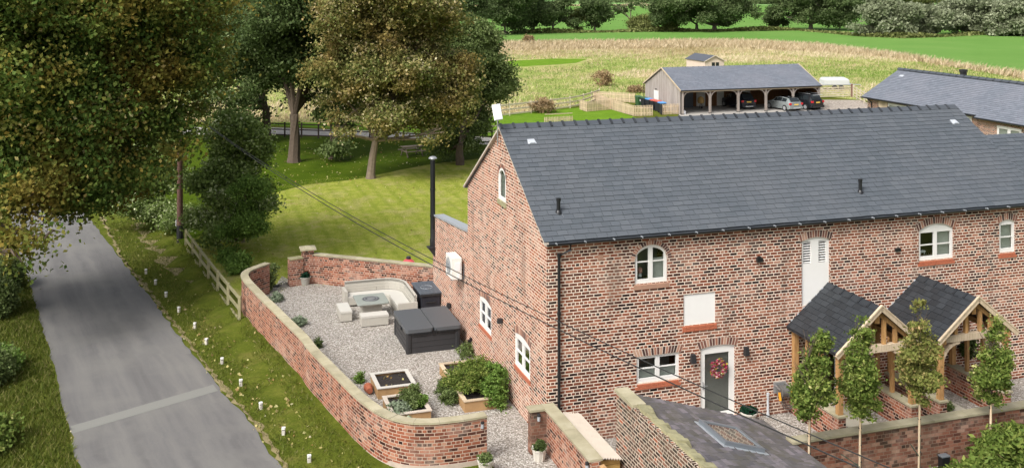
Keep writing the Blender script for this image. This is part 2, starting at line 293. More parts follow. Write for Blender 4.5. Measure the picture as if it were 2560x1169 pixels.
# ---------------------------------------------------------------- mesh builder
class MB:
    def __init__(s, tf=None): s.v = []; s.f = []; s.uv = []; s.r = []; s.tf = tf
    def face(s, pts, uv=None, r=None):
        i = len(s.v)
        if s.tf: pts = [s.tf(*p) for p in pts]
        pts = [Vector(p) for p in pts]; s.v += pts; s.f.append(list(range(i, i+len(pts))))
        if uv is None:
            n = Vector((0, 0, 0))
            for k in range(1, len(pts)-1): n += (pts[k]-pts[0]).cross(pts[k+1]-pts[0])
            a = (abs(n.x), abs(n.y), abs(n.z))
            if a[2] > max(a[0], a[1])*1.6: uv = [(p.x, p.y) for p in pts]
            elif a[0] > a[1]: uv = [(p.y, p.z) for p in pts]
            else: uv = [(p.x, p.z) for p in pts]
        s.uv += uv; s.r.append(random.random() if r is None else r); return s
    def hexa(s, b, tp, r=None):                   # bottom 4, top 4 points
        r = random.random() if r is None else r
        s.face(b[::-1], r=r); s.face(tp, r=r)
        for k in range(4):
            j = (k+1) % 4; s.face([b[k], b[j], tp[j], tp[k]], r=r)
        return s
    def box(s, x0, x1, y0, y1, z0, z1, r=None):
        return s.hexa([(x0, y0, z0), (x1, y0, z0), (x1, y1, z0), (x0, y1, z0)], [(x0, y0, z1), (x1, y0, z1), (x1, y1, z1), (x0, y1, z1)], r)
    def bar(s, a, b, w, h, up=(0, 0, 1), r=None): # beam from a to b
        a = Vector(a); b = Vector(b); d = (b-a).normalized(); up = Vector(up)
        if abs(d.dot(up)) > .95: up = Vector((1, 0, 0)) if abs(d.x) < .9 else Vector((0, 1, 0))
        sd_ = d.cross(up).normalized(); u = sd_.cross(d)
        q = [(-w/2, -h/2), (w/2, -h/2), (w/2, h/2), (-w/2, h/2)]
        A = [tuple(a+sd_*x+u*y) for x, y in q]; B = [tuple(b+sd_*x+u*y) for x, y in q]
        r = random.random() if r is None else r
        s.face(A, r=r); s.face(B[::-1], r=r)
        for k in range(4):
            j = (k+1) % 4; s.face([A[j], A[k], B[k], B[j]], r=r)
        return s
    def tube(s, path, rad, n=8, r=None, cap=True):
        path = [Vector(p) for p in path]; rad = rad if isinstance(rad, (list, tuple)) else [rad]*len(path)
        rings = []; up0 = Vector((.13, .27, .95))
        for i, p in enumerate(path):
            d = (path[min(i+1, len(path)-1)]-path[max(i-1, 0)]).normalized()
            u = up0 if abs(d.dot(up0.normalized())) < .95 else Vector((1, 0, 0))
            a = d.cross(u).normalized(); b = d.cross(a)
            rings.append([tuple(p+(a*math.cos(2*math.pi*k/n)+b*math.sin(2*math.pi*k/n))*rad[i]) for k in range(n)])
        r = random.random() if r is None else r
        for i in range(len(rings)-1):
            for k in range(n):
                j = (k+1) % n; s.face([rings[i][k], rings[i][j], rings[i+1][j], rings[i+1][k]], r=r)
        if cap: s.face(rings[0][::-1], r=r); s.face(rings[-1], r=r)
        return s
    def lathe(s, prof, c=(0, 0, 0), n=20, r=None, sq=1):
        c = Vector(c); rings = [[tuple(c+Vector((q*math.cos(2*math.pi*k/n), q*sq*math.sin(2*math.pi*k/n), z))) for k in range(n)] for q, z in prof]
        r = random.random() if r is None else r
        for i in range(len(rings)-1):
            for k in range(n):
                j = (k+1) % n; s.face([rings[i][k], rings[i][j], rings[i+1][j], rings[i+1][k]], r=r)
        return s
    def prism(s, poly, z0, z1, r=None):           # closed ccw outline in xy
        r = random.random() if r is None else r
        s.face([(x, y, z1) for x, y in poly], r=r); s.face([(x, y, z0) for x, y in poly[::-1]], r=r)
        for k in range(len(poly)):
            a, b = poly[k], poly[(k+1) % len(poly)]; s.face([(*a, z0), (*b, z0), (*b, z1), (*a, z1)], r=r)
        return s
    def build(s, name, mat, parent=None, smooth=False, bevel=0, merge=False):
        me = bpy.data.meshes.new(name); me.from_pydata([tuple(p) for p in s.v], [], s.f)
        uvl = me.uv_layers.new(name='UVMap'); uvl.data.foreach_set('uv', [c for p in s.uv for c in p])
        at = me.attributes.new('rnd', 'FLOAT', 'FACE'); at.data.foreach_set('value', s.r)
        me.materials.append(MAT[mat])
        if smooth or merge:
            import bmesh
            bm = bmesh.new(); bm.from_mesh(me); bmesh.ops.remove_doubles(bm, verts=bm.verts, dist=.0005)
            bmesh.ops.recalc_face_normals(bm, faces=bm.faces); bm.to_mesh(me); bm.free()
            if smooth:
                me.polygons.foreach_set('use_smooth', [True]*len(me.polygons))
                me.set_sharp_from_angle(angle=R(40))
        o = bpy.data.objects.new(name, me); col.objects.link(o)
        if parent is not None: o.parent = parent
        if bevel:
            md = o.modifiers.new('bevel', 'BEVEL'); md.width = bevel; md.segments = 2; md.limit_method = 'ANGLE'
        return o
def tag(o, label=None, cat=None, group=None, kind=None):
    if label: o['label'] = label
    if cat: o['category'] = cat
    if group: o['group'] = group
    if kind: o['kind'] = kind
    return o
def thing(name, label, cat, loc=(0, 0, 0), rz=0.0, group=None):
    o = bpy.data.objects.new(name, None); col.objects.link(o); o.location = loc; o.rotation_euler = (0, 0, rz); o.empty_display_size = .2
    return tag(o, label, cat, group)
def housething(name, label, cat, s, t, z=0, group=None, rz=0):
    return thing(name, label, cat, W(s, t, z), AZ+rz, group)
def copy_tree(o, parent=None):
    c = o.copy(); col.objects.link(c); c.parent = parent
    for ch in [x for x in o.children]: copy_tree(ch, c)
    return c
def structure(o): o['kind'] = 'structure'; return o

# leaves and blades as many small faces (numpy)
def cards(name, P, size, mat, parent=None, seed=0, shape='leaf', up=None, elong=1.5, lean=.35, r=None):
    rg = np.random.default_rng(seed); n = len(P)
    if shape == 'leaf':
        nr = rg.normal(size=(n, 3)); nr[:, 2] += .5; nr /= np.linalg.norm(nr, axis=1)[:, None]
        a = np.cross(nr, rg.normal(size=(n, 3))); a /= np.linalg.norm(a, axis=1)[:, None]; b = np.cross(nr, a)
        L = (size*(.6+.8*rg.random(n)))[:, None]
        A = P-a*L*.5*elong; B = P+b*L*.5-nr*L*.12; C_ = P+a*L*.5*elong; D_ = P-b*L*.5-nr*L*.12
        V = np.stack([A, B, C_, D_], 1).reshape(-1, 3); k = 4
    else:                                         # blade: thin triangle standing up
        th = rg.random(n)*6.283; w = (size*.12*(.6+.8*rg.random(n)))[:, None]; h = (size*(.5+.9*rg.random(n)))[:, None]
        a = np.stack([np.cos(th), np.sin(th), np.zeros(n)], 1); d = rg.normal(size=(n, 3))*lean; d[:, 2] = 1; 
        if up is not None: d[:, :2] += np.array(up)
        V = np.stack([P-a*w, P+a*w, P+d*h], 1).reshape(-1, 3); k = 3
    me = bpy.data.meshes.new(name); me.vertices.add(n*k); me.vertices.foreach_set('co', V.astype(np.float32).ravel())
    me.loops.add(n*k); me.loops.foreach_set('vertex_index', np.arange(n*k, dtype=np.int32))
    me.polygons.add(n); me.polygons.foreach_set('loop_start', np.arange(0, n*k, k, dtype=np.int32))
    me.update(); at = me.attributes.new('rnd', 'FLOAT', 'FACE'); at.data.foreach_set('value', (rg.random(n) if r is None else r).astype(np.float32))
    me.materials.append(MAT[mat]); me.validate()
    o = bpy.data.objects.new(name, me); col.objects.link(o); o.parent = parent; return o
def cloud(blobs, nclump, per, csize, seed, inner=.25, low=-.9, boughs=0, bmin=.35):
    rg = np.random.default_rng(seed); B = np.array([[*b[0], *b[1]] for b in blobs], float)
    w = (B[:, 3]*B[:, 4]*B[:, 5])**(2/3); w /= w.sum()
    if boughs:                                    # crown lobes carry boughs, boughs carry leaf clumps
        nb = boughs; ib = rg.choice(len(B), nb, p=w); d = rg.normal(size=(nb, 3)); d /= np.linalg.norm(d, axis=1)[:, None]
        d[:, 2] = np.where(d[:, 2] < low, -d[:, 2], d[:, 2]); rr = np.where(rg.random(nb) < .25, .45, .82+.2*rg.random(nb))
        bc = B[ib, :3]+d*B[ib, 3:]*rr[:, None]; mr = B[ib, 3:].mean(1)
        br_ = np.clip(mr*(.26+.2*rg.random(nb)), bmin, 2.2); tone_b = rg.random(nb)
        idx = rg.choice(nb, nclump, p=br_**2/np.sum(br_**2)); d2 = rg.normal(size=(nclump, 3)); d2[:, 2] += .35; d2 /= np.linalg.norm(d2, axis=1)[:, None]
        r2 = np.where(rg.random(nclump) < .15, rg.random(nclump), .8+.35*rg.random(nclump))
        c = bc[idx]+d2*br_[idx][:, None]*r2[:, None]*np.array([1.1, 1.1, .7])
        m = len(c); tb = tone_b[idx]
    else:
        idx = rg.choice(len(B), nclump, p=w); d = rg.normal(size=(nclump, 3)); d /= np.linalg.norm(d, axis=1)[:, None]
        rr = np.where(rg.random(nclump) < inner, rg.random(nclump)**.5*.8, .74+.32*rg.random(nclump)**1.0)
        lump = 1+.16*np.sin(d[:, 0]*5+idx)*np.cos(d[:, 2]*6+idx*2)
        c = B[idx, :3]+d*B[idx, 3:]*(rr*lump)[:, None]
        keep = d[:, 2] > low; c = c[keep]; m = len(c); tb = rg.random(m)
    cs = csize*(.6+.8*rg.random(m))
    P = np.repeat(c, per, 0)+rg.normal(size=(m*per, 3))*np.repeat(cs, per)[:, None]*np.array([1, 1, .6])*.5
    tone = np.clip(np.repeat(tb, per)*.25+np.repeat(rg.random(m), per)*.25+rg.random(m*per)**1.4*.6, 0, 1)
    return P, tone
def limbs(mb, base, blobs, r0, seed, hfork=.35, n=8, lean=(0, 0)):
    rg = random.Random(seed); base = Vector(base)
    cz = sum(b[0][2] for b in blobs)/len(blobs); fork = base+Vector((lean[0], lean[1], (cz-base.z)*hfork))
    mb.tube([base+Vector((0, 0, -.3)), base+Vector((0, 0, .35)), base.lerp(fork, .5)+Vector((rg.uniform(-.1, .1), 0, 0)), fork], [r0*1.5, r0*1.05, r0*.9, r0*.78], n)
    for b in blobs:
        c = Vector(b[0]); mid = fork.lerp(c, .5)+Vector((rg.uniform(-.5, .5), rg.uniform(-.5, .5), rg.uniform(-.2, .8)))*min(1, (c-fork).length*.12)
        mb.tube([fork, mid, c], [r0*.5, r0*.3, r0*.12], 6)
        for q in range(3):
            e = c+Vector((rg.uniform(-1, 1)*b[1][0], rg.uniform(-1, 1)*b[1][1], rg.uniform(-.4, .9)*b[1][2]))*.8
            mb.tube([mid.lerp(c, rg.random()), c.lerp(e, .5)+Vector((0, 0, .2)), e], [r0*.16, r0*.1, r0*.03], 5)
def tree(name, label, base, blobs, leaf, bark, r0, nclump, per, csize, lsize, seed, group=None, cat='tree', hfork=.35, inner=.3, lean=(0, 0), low=-.9, elong=1.4, boughs=None):
    o = thing(name, label, cat, base, 0, group); b0 = Vector(base)
    lb = [((Vector(c)-b0), r) for c, r in blobs]
    mb = MB(); limbs(mb, (0, 0, 0), lb, r0, seed, hfork, lean=lean); mb.build('trunk', bark, o, smooth=True)
    P, tn = cloud([(tuple(c), r) for c, r in lb], nclump, per, csize, seed, inner, low, boughs or max(10, nclump//16))
    k = P[:, 2] > .05; cards('crown', P[k], lsize, leaf, o, seed, r=tn[k], elong=elong); return o
def BL(u, v, Y, rp, sx=1.0, sz=1.0, sy=1.0):      # crown lobe
    q = rp*Y/F; return (tuple(D(u, v, Y)), (q*sx, q*sy, q*sz))

# ================================================================ the ground
def sheet(name, pts, mat, z=None, uvf=None):      # flat or lane-following polygon
    mb = MB(); mb.face([tuple(p) for p in pts]); return structure(mb.build(name, mat))
DIV = [(-1.2, 18), (-2.6, 24), (-5.0, 28), (-10.45, 39.3), (-15.9, 49.6), (-32, 80), (-45, 110)]
def side_w(x, y):                                 # 1 on the lane side, 0 on the garden side
    if y <= DIV[0][1]: xd = DIV[0][0]
    elif y >= DIV[-1][1]: xd = DIV[-1][0]
    else:
        for (xa, ya), (xb, yb) in zip(DIV, DIV[1:]):
            if ya <= y <= yb: xd = xa+(xb-xa)*(y-ya)/(yb-ya); break
    return min(1, max(0, (xd-x+.1)/.5))
def zg(x, y): return side_w(x, y)*zroad(y)*min(1, max(0, (125-y)/30))
def ground():
    xs = [-1600, -700, -300, -120]+[-70+i for i in range(0, 76)]+[12, 30, 70, 150, 400, 900, 1700]
    ys = [-60, 0, 8]+[10+i for i in range(0, 116)]+[140, 180, 250, 400, 800, 1600, 3200]
    vs = [(x, y, zg(x, y)) for y in ys for x in xs]; nx = len(xs)
    fs = [(j*nx+i, j*nx+i+1, (j+1)*nx+i+1, (j+1)*nx+i) for j in range(len(ys)-1) for i in range(nx-1)]
    me = bpy.data.meshes.new('ground'); me.from_pydata(vs, [], fs); me.materials.append(MAT['verge_grass'])
    o = bpy.data.objects.new('ground', me); col.objects.link(o); structure(o)
ground()
def strip(name, left, right, mat, dz, jag=.0, step=.5, seed=3):
    rg = random.Random(seed); mb = MB()
    def samp(pl, n):
        L = [0]
        for a, b in zip(pl, pl[1:]): L.append(L[-1]+(b-a).length)
        out = []
        for i in range(n+1):
            d = L[-1]*i/n
            for k in range(len(pl)-1):
                if d <= L[k+1]+1e-6: out.append(pl[k].lerp(pl[k+1], (d-L[k])/(L[k+1]-L[k]))); break
        return out
    n = int(max(sum((b-a).length for a, b in zip(left, left[1:])), 10)/step)
    A = samp(left, n); B = samp(right, n); ja = [rg.uniform(-jag, jag) for _ in A]; jb = [rg.uniform(-jag, jag) for _ in A]
    for i in range(n):
        row = []
        for k, (p, q, u, w) in enumerate(((A[i], B[i], ja[i], jb[i]), (A[i+1], B[i+1], ja[i+1], jb[i+1]))):
            d = (q-p).normalized(); row.append([p+d*u, p.lerp(q, .33), p.lerp(q, .67), q+d*w])
        for k in range(3):
            pts = [row[0][k], row[0][k+1], row[1][k+1], row[1][k]]
            pts = [(p.x, p.y, zroad(p.y)*min(1, max(0, (125-p.y)/30))+dz) for p in pts]
            wd = (row[0][3]-row[0][0]).length; v0 = i*step; v1 = v0+step
            mb.face(pts, uv=[(wd*k/3, v0), (wd*(k+1)/3, v0), (wd*(k+1)/3, v1), (wd*k/3, v1)])
    return structure(mb.build(name, mat))
LL = [GR(u, v) for u, v in ((195, 1159), (177, 1081), (156, 1013), (128, 898), (94, 779), (68, 690))]
RR = [GR(u, v) for u, v in ((703, 1167), (672, 1128), (615, 1044), (552, 977), (469, 867), (406, 784), (344, 706), (291, 633), (245, 575))]
LL = [LL[0]+(LL[0]-LL[2])*4]+LL+[LL[-1]+Vector((-40, 72, 0))]
RR = [RR[0]+(RR[0]-RR[3])*3]+RR+[RR[-1]+Vector((-37.5, 64, 0))]
strip('road', LL, RR, 'asphalt', .02, .07)
bl = [GR(180, 1085), GR(545, 978)]; bd = [GR(177, 1066), GR(533, 962)]
strip('road_repair', bl, bd, 'patch_asphalt', .025, .01, .3)
strip('bare_verge', [GR(u, v) for u, v in ((250, 540), (300, 640), (352, 706), (414, 784), (478, 867), (560, 977), (622, 1044), (682, 1128), (712, 1169))],
      [GR(u, v) for u, v in ((256, 540), (305, 640), (356, 702), (418, 780), (482, 862), (565, 972), (630, 1038), (694, 1124), (726, 1169))], 'bare_verge', .012, .14, .3, 9)
strip('bare_verge', [GR(u, v) for u, v in ((330, 545), (350, 590), (395, 650), (470, 705), (540, 770))],
      [GR(u, v) for u, v in ((400, 560), (450, 605), (500, 650), (545, 720), (575, 790))], 'bare_verge', .012, .4, .5, 11)
def flat(name, pix, mat, dz): return sheet(name, [G(u, v)+Vector((0, 0, dz)) for u, v in pix], mat)
def flatw(name, pts, mat, dz): return sheet(name, [(x, y, dz) for x, y in pts], mat)
# gravel yard inside the curved wall and passing behind the house front
WALLPX = [(669, 656), (641, 665.7), (622, 673), (610.3, 682), (612.5, 693.5), (624, 707), (640, 723), (660.6, 744.8), (692.7, 774.8), (727, 809), (761, 841), (778, 866), (822, 910), (860, 948), (891.5, 980), (926, 1008), (954.6, 1027), (986, 1041), (1028, 1049.7), (1067.6, 1050.8), (1110, 1047.6), (1160, 1042), (1213.5, 1033)]
WZ = 1.25
WP = [G(u, v, WZ) for u, v in WALLPX]
yard = [(p.x+.05, p.y) for p in WP[2:]][::-1]
corner = [W(-4.9, 17.75), W(-4.3, 17.75), W(.2, 14.3), W(.2, -12), ]
flatw('gravel_yard', [(p.x, p.y) for p in (W(.1, -14), W(.1, 14.4), W(-4.2, 17.8), W(-5.0, 18.1), G(705, 690), G(690, 712))]+[(p.x+.12, p.y) for p in WP[3:]]+[(W(-2.1, -14).x, W(-2.1, -14).y)], 'gravel', .008)
flatw('gravel_path', [(p.x, p.y) for p in (W(.15, -4.2), W(26, -4.2), W(26, .1), W(.15, .1))], 'gravel', .006)
flatw('paving', [(p.x, p.y) for p in (W(8.6, -4.1), W(9.6, -4.1), W(9.6, -.2), W(8.6, -.2))], 'paving', .03)
flatw('paving', [(p.x, p.y) for p in (W(11.8, -4.1), W(12.7, -4.1), W(12.7, -.2), W(11.8, -.2))], 'paving', .03)
# gardens, drive and fields
flatw('lawn', [(-10.1, 39.6), (-6, 36), (6, 38), (16, 60), (10, 88), (-1.2, 83)]+[(p.x, p.y) for p in (G(1215, 395), G(1080, 410), G(1000, 425), G(900, 447), G(760, 463), G(680, 484), G(620, 520))]+[(-15.4, 49.4)], 'lawn_grass', .004)
flatw('shaded_lawn', [(p.x, p.y) for p in (G(620, 520), G(680, 483), G(760, 462), G(900, 446), G(1000, 424), G(1080, 409), G(1215, 394))]+[(6, 80), (6, 84)]+[(-2, 83.2), (-22, 90.6), (-60, 104), (-31, 78.6), (-16, 49.8)], 'shade_tinted_grass', .005)  # lawn under the trees: mostly their shade painted as darker green, partly unmown grass
flatw('drive', [(p.x, p.y) for p in (G(400, 318), G(680, 319), G(1000, 330), G(1240, 345))]+[(9, 86), (12, 97), (17.5, 98), (28, 101), (28, 97), (10, 80)]+[(p.x, p.y) for p in (G(1220, 362), G(1000, 348), G(680, 337), G(400, 336))], 'concrete', .008)
flatw('bright_lawn', [(-9, 87.7), (-2, 85.8), (9, 86.4), (11.9, 98.3), (10.2, 104.6), (7.2, 103), (6.9, 106.2), (-9, 95.5), (-22, 94.3), (-22, 93)], 'bright_grass', .006)
flatw('field', [(-700, 118), (700, 118), (1300, 330), (1300, 2500), (-1300, 2500), (-700, 300)], 'field_grass', .004)
flatw('upper_field', [(p.x, p.y) for p in (G(400, 14), G(2900, 14))]+[(1500, 3000), (-1500, 3000)], 'far_grass', .03)
mead = [G(u, v) for u, v in ((400, 305), (1000, 308), (1210, 292), (1450, 264), (1500, 247))]+[Vector((16, 116, 0)), Vector((36, 116.3, 0)), Vector((39, 112, 0)), Vector((45, 95, 0)), Vector((80, 80, 0)), Vector((110, 110, 0))]+[G(u, v) for u, v in ((2560, 193), (2400, 166), (2200, 137), (2050, 118), (1900, 108), (1700, 106), (1450, 108), (1260, 112), (900, 112), (400, 118))]
sheet('meadow', [p+Vector((0, 0, .01)) for p in mead], 'meadow_grass')
flat('mown_strip', [(1270, 153), (1380, 147), (1470, 148), (1440, 158), (1360, 164), (1270, 168)], 'bright_grass', .02)
flatw('apron', [(p.x, p.y) for p in (W(37, 70), W(36.9, 64.2), W(35, 61.5), W(36.5, 58), W(60, 58), W(60, 66), W(53.5, 72))], 'concrete', .02)
flatw('gravel_pad', [(31.6, 101), (36.8, 101), (38.4, 113), (33.5, 113.4), (31.8, 106)], 'gravel_far', .025)

# ================================================================ walls with openings
def wallface(mb, M, a0, a1, b0, top, ops, extra=()):
    br = sorted({a0, a1, *extra, *[o[0] for o in ops], *[o[1] for o in ops]}); br = [x for x in br if a0 <= x <= a1]
    tf = top if callable(top) else (lambda a: top)
    def q(pa, qa, bl0, bl1, bt0, bt1):
        mb.face([M(pa, bl0, 0), M(qa, bl1, 0), M(qa, bt1, 0), M(pa, bt0, 0)], uv=[(pa, bl0), (qa, bl1), (qa, bt1), (pa, bt0)])
    for p, q_ in zip(br, br[1:]):
        cur = b0
        for o in sorted([o for o in ops if o[0] <= p+1e-6 and o[1] >= q_-1e-6], key=lambda o: o[2]):
            q(p, q_, cur, cur, o[2], o[2]); cur = o[3]
        q(p, q_, cur, cur, tf(p), tf(q_))
    for o in ops:                                 # reveals and the brickwork over arched heads
        x0, x1, y0, y1, rise = o[:5]; dp = .11; f = archfn(*o[:5], semi=len(o) > 5)
        mb.face([M(x0, y0, 0), M(x0, y0, dp), M(x0, f(x0), dp), M(x0, f(x0), 0)], uv=[(0, y0), (dp, y0), (dp, y1), (0, y1)])
        mb.face([M(x1, y0, dp), M(x1, y0, 0), M(x1, f(x1), 0), M(x1, f(x1), dp)], uv=[(0, y0), (dp, y0), (dp, y1), (0, y1)])
        mb.face([M(x0, y0, dp), M(x0, y0, 0), M(x1, y0, 0), M(x1, y0, dp)], uv=[(x0, 0), (x0, dp), (x1, dp), (x1, 0)])
        n = 16 if rise > .001 else 1
        for i in range(n):
            p = x0+(x1-x0)*i/n; r = x0+(x1-x0)*(i+1)/n
            if n > 1: mb.face([M(p, f(p), 0), M(r, f(r), 0), M(r, y1, 0), M(p, y1, 0)], uv=[(p, f(p)), (r, f(r)), (r, y1), (p, y1)])
            mb.face([M(p, f(p), dp), M(r, f(r), dp), M(r, f(r), 0), M(p, f(p), 0)], uv=[(p, 0), (r, 0), (r, dp), (p, dp)])
def archfn(x0, x1, y0, y1, rise, semi=False):
    c = (x0+x1)/2; h = (x1-x0)/2
    if semi: return lambda a: y1-rise*(1-math.sqrt(max(0, 1-((a-c)/h)**2)))
    return lambda a: y1-rise*((a-c)/h)**2
def window(parent, M, op, panes, fw=.075, sill=None, lintel=True, blinds=(), name='window', trans=None, label=None, back='room_dark', d0=.045, botfw=.1, louvre=False, blindfrac=(0, 1), blind_mat='blind'):
    x0, x1, y0, y1, rise = op[:5]; semi = len(op) > 5; f = archfn(*op[:5], semi=semi)
    mb = MB(); zs = []
    def bx(a0, a1, b00, b01, b10, b11, da, db):   # strip from (a0: b00..b01) to (a1: b10..b11)
        mb.hexa([M(a0, b00, db), M(a1, b10, db), M(a1, b10, da), M(a0, b00, da)], [M(a0, b01, db), M(a1, b11, db), M(a1, b11, da), M(a0, b01, da)], r=.5)
    cuts = {x0, x1}
    for p in panes: cuts |= {p[0], p[1]}
    n = 20 if rise > .001 else 1
    cuts |= {x0+(x1-x0)*i/n for i in range(n+1)}; cuts = sorted(cuts)
    for a, b in zip(cuts, cuts[1:]):
        if b-a < 1e-5: continue
        mid = (a+b)/2; ps = sorted([p for p in panes if p[0] <= mid <= p[1]], key=lambda p: p[2])
        ca = cb = y0
        for p in ps:
            ta = min(p[3], f(a)-fw); tb = min(p[3], f(b)-fw)
            bx(a, b, ca, p[2], cb, p[2], d0, d0+.055); ca, cb = max(ta, p[2]), max(tb, p[2])
        bx(a, b, ca, f(a), cb, f(b), d0, d0+.055)
    fr = mb.build(name, 'white_paint', parent, merge=True)
    if label: fr['label'] = label
    for i, p in enumerate(panes):
        g = MB(); g.face([M(p[0]-.01, p[2]-.01, d0+.035), M(p[1]+.01, p[2]-.01, d0+.035), M(p[1]+.01, p[3]+.01, d0+.035), M(p[0]-.01, p[3]+.01, d0+.035)])
        if not louvre: g.build('pane', 'glass', fr)
        if trans:
            mb = MB()
            for tz in (trans if isinstance(trans, (list, tuple)) else [trans]):
                z = p[2]+(p[3]-p[2])*tz; mb.hexa([M(p[0], z-.016, d0+.04), M(p[1], z-.016, d0+.04), M(p[1], z-.016, d0+.006), M(p[0], z-.016, d0+.006)], [M(p[0], z+.016, d0+.04), M(p[1], z+.016, d0+.04), M(p[1], z+.016, d0+.006), M(p[0], z+.016, d0+.006)])
            mb.build('glazing_bar', 'white_paint', fr)
        if louvre:
            mb = MB(); k = 9
            for j in range(k):
                z = p[2]+(p[3]-p[2])*(j+.5)/k; mb.hexa([M(p[0], z-.012, d0+.03), M(p[1], z-.012, d0+.03), M(p[1], z-.012, d0+.024), M(p[0], z-.012, d0+.024)], [M(p[0], z+.012, d0+.05), M(p[1], z+.012, d0+.05), M(p[1], z+.012, d0+.044), M(p[0], z+.012, d0+.044)])
            mb.build('shutter', 'white_paint', fr)
        if i in blinds:
            b0_ = p[2]+(p[3]-p[2])*blindfrac[0]; b1_ = p[2]+(p[3]-p[2])*blindfrac[1]
            mb = MB(); mb.face([M(p[0]-.03, b0_-.02, d0+.1), M(p[1]+.03, b0_-.02, d0+.1), M(p[1]+.03, b1_+.02, d0+.1), M(p[0]-.03, b1_+.02, d0+.1)]); mb.build('blind', blind_mat, fr)
    mb = MB(); mb.hexa([M(x0+.01, y0+.01, .7), M(x1-.01, y0+.01, .7), M(x1-.01, y0+.01, .65), M(x0+.01, y0+.01, .65)], [M(x0+.01, y1, .7), M(x1-.01, y1, .7), M(x1-.01, y1, .65), M(x0+.01, y1, .65)])
    mb.build('curtain', back, fr)
    if sill:
        mb = MB(); n = max(3, int((x1-x0+.1)/.12)) if sill != 'stone' else 1; w = (x1-x0+.08)/n
        for i in range(n):
            a = x0-.04+i*w; b = a+w-(.008 if n > 1 else 0)
            if sill == 'stone': mb.hexa([M(a, y0-.16, .0), M(b, y0-.16, .0), M(b, y0-.16, -.03), M(a, y0-.16, -.03)], [M(a, y0-.002, .05), M(b, y0-.002, .05), M(b, y0-.03, -.035), M(a, y0-.03, -.035)])
            else:
                mb.hexa([M(a, y0-.17, .0), M(b, y0-.17, .0), M(b, y0-.17, -.035), M(a, y0-.17, -.035)], [M(a, y0-.1, .06), M(b, y0-.1, .06), M(b, y0-.1, -.035), M(a, y0-.1, -.035)])
                mb.hexa([M(a+w*.5, y0-.092, .0), M(b+w*.5, y0-.092, .0), M(b+w*.5, y0-.092, -.025), M(a+w*.5, y0-.092, -.025)], [M(a+w*.5, y0-.004, .05), M(b+w*.5, y0-.004, .05), M(b+w*.5, y0-.03, -.025), M(a+w*.5, y0-.03, -.025)]) if i < n-1 else None
        mb.build('sill', 'stone_sill' if sill == 'stone' else 'red_sill', fr)
    if lintel:
        back_ = MB(); mb = MB(); h = .2 if not semi else .13
        c = (x0+x1)/2
        if semi:
            N_ = 22; r0 = (x1-x0)/2; sp = y1-rise
            for i in range(N_):
                t0 = math.pi*(i+.1)/N_; t1 = math.pi*(i+.9)/N_
                q = lambda t_, r_: (c-math.cos(t_)*r_*1.0, sp+math.sin(t_)*(r_-r0+rise))
                pts = [q(t0, r0+.012), q(t1, r0+.012), q(t1, r0+h), q(t0, r0+h)]
                mb.hexa([M(*p, .02) for p in pts], [M(*p, -.006) for p in pts])
            for i in range(N_):
                t0 = math.pi*i/N_; t1 = math.pi*(i+1)/N_; pts = [q(t0, r0), q(t1, r0), q(t1, r0+h), q(t0, r0+h)]
                back_.face([M(*p, -.002) for p in pts])
        else:
            N_ = int((x1-x0+.1)/.082)
            for i in range(N_):
                a = x0-.05+(x1-x0+.1)*(i+.12)/N_; b = x0-.05+(x1-x0+.1)*(i+.88)/N_
                fl = (a-c)*.12; fl2 = (b-c)*.12
                A = f(min(max(a, x0), x1))+.01; B = f(min(max(b, x0), x1))+.01
                pts = [(a, A), (b, B), (b+fl2, B+h), (a+fl, A+h)]
                mb.hexa([M(*p, .02) for p in pts], [M(*p, -.006) for p in pts])
            a, b = x0-.05, x1+.05
            for i in range(8):
                p = a+(b-a)*i/8; r = a+(b-a)*(i+1)/8; P_ = f(min(max(p, x0), x1)); R_ = f(min(max(r, x0), x1))
                back_.face([M(p, P_, -.002), M(r, R_, -.002), M(r+(r-c)*.12, R_+h+.015, -.002), M(p+(p-c)*.12, P_+h+.015, -.002)])
        a_ = mb.build('brick_arch', 'arch_brick', fr, merge=False); back_.build('arch_mortar', 'mortar', fr)
    return fr
plain('pink_petal', (.7, .35, .32), .7)
plain('door_inside', (.3, .29, .27), .8, var=.3, vs=2)
m, t, b = nt('arch_brick')
at = N(t, 'ShaderNodeAttribute', attribute_name='rnd'); k = ramp(t, at.outputs['Fac'], [(0, (.04, .022, .02)), (.35, (.12, .05, .04)), (.7, (.32, .14, .09)), (1, (.45, .28, .2))])
t.links.new(k, b.inputs['Base Color']); b.inputs['Roughness'].default_value = .9
plain('mortar', (.62, .53, .44), .95)

def slates(mb, M, L, S, ex=.2, w=.31, seed=1, th=.012, a0=0.0, jit=.06, cut=None, skip=None):
    rg = random.Random(seed); n = int(round(S/ex)); ex = S/n
    for j in range(n):
        off = (w/2 if j % 2 else 0)+rg.uniform(-.02, .02); x = -off
        while x < L-.02:
            ww = w*rg.uniform(1-jit*2.2, 1+jit*2.2); p = max(0, x); q = min(L, x+ww); x += ww
            if q-p < .03: continue
            y0 = j*ex-rg.uniform(0, .012); y1 = (j+1)*ex+.03
            if skip and skip((p+q)/2, y0): continue
            g = .004; lift = th+rg.uniform(0, .006)
            b_ = [M(p+g, y0, lift-th), M(q-g, y0, lift-th), M(q-g, y1, -.002), M(p+g, y1, -.002)]
            t_ = [M(p+g, y0, lift+.006), M(q-g, y0, lift+.006+rg.uniform(-.002, .003)), M(q-g, y1, .004), M(p+g, y1, .004)]
            r = rg.random(); mb.face(t_, r=r); mb.face([b_[0], b_[1], t_[1], t_[0]], r=r*.2); mb.face([b_[1], b_[2], t_[2], t_[1]], r=r*.3); mb.face([b_[3], b_[0], t_[0], t_[3]], r=r*.3)
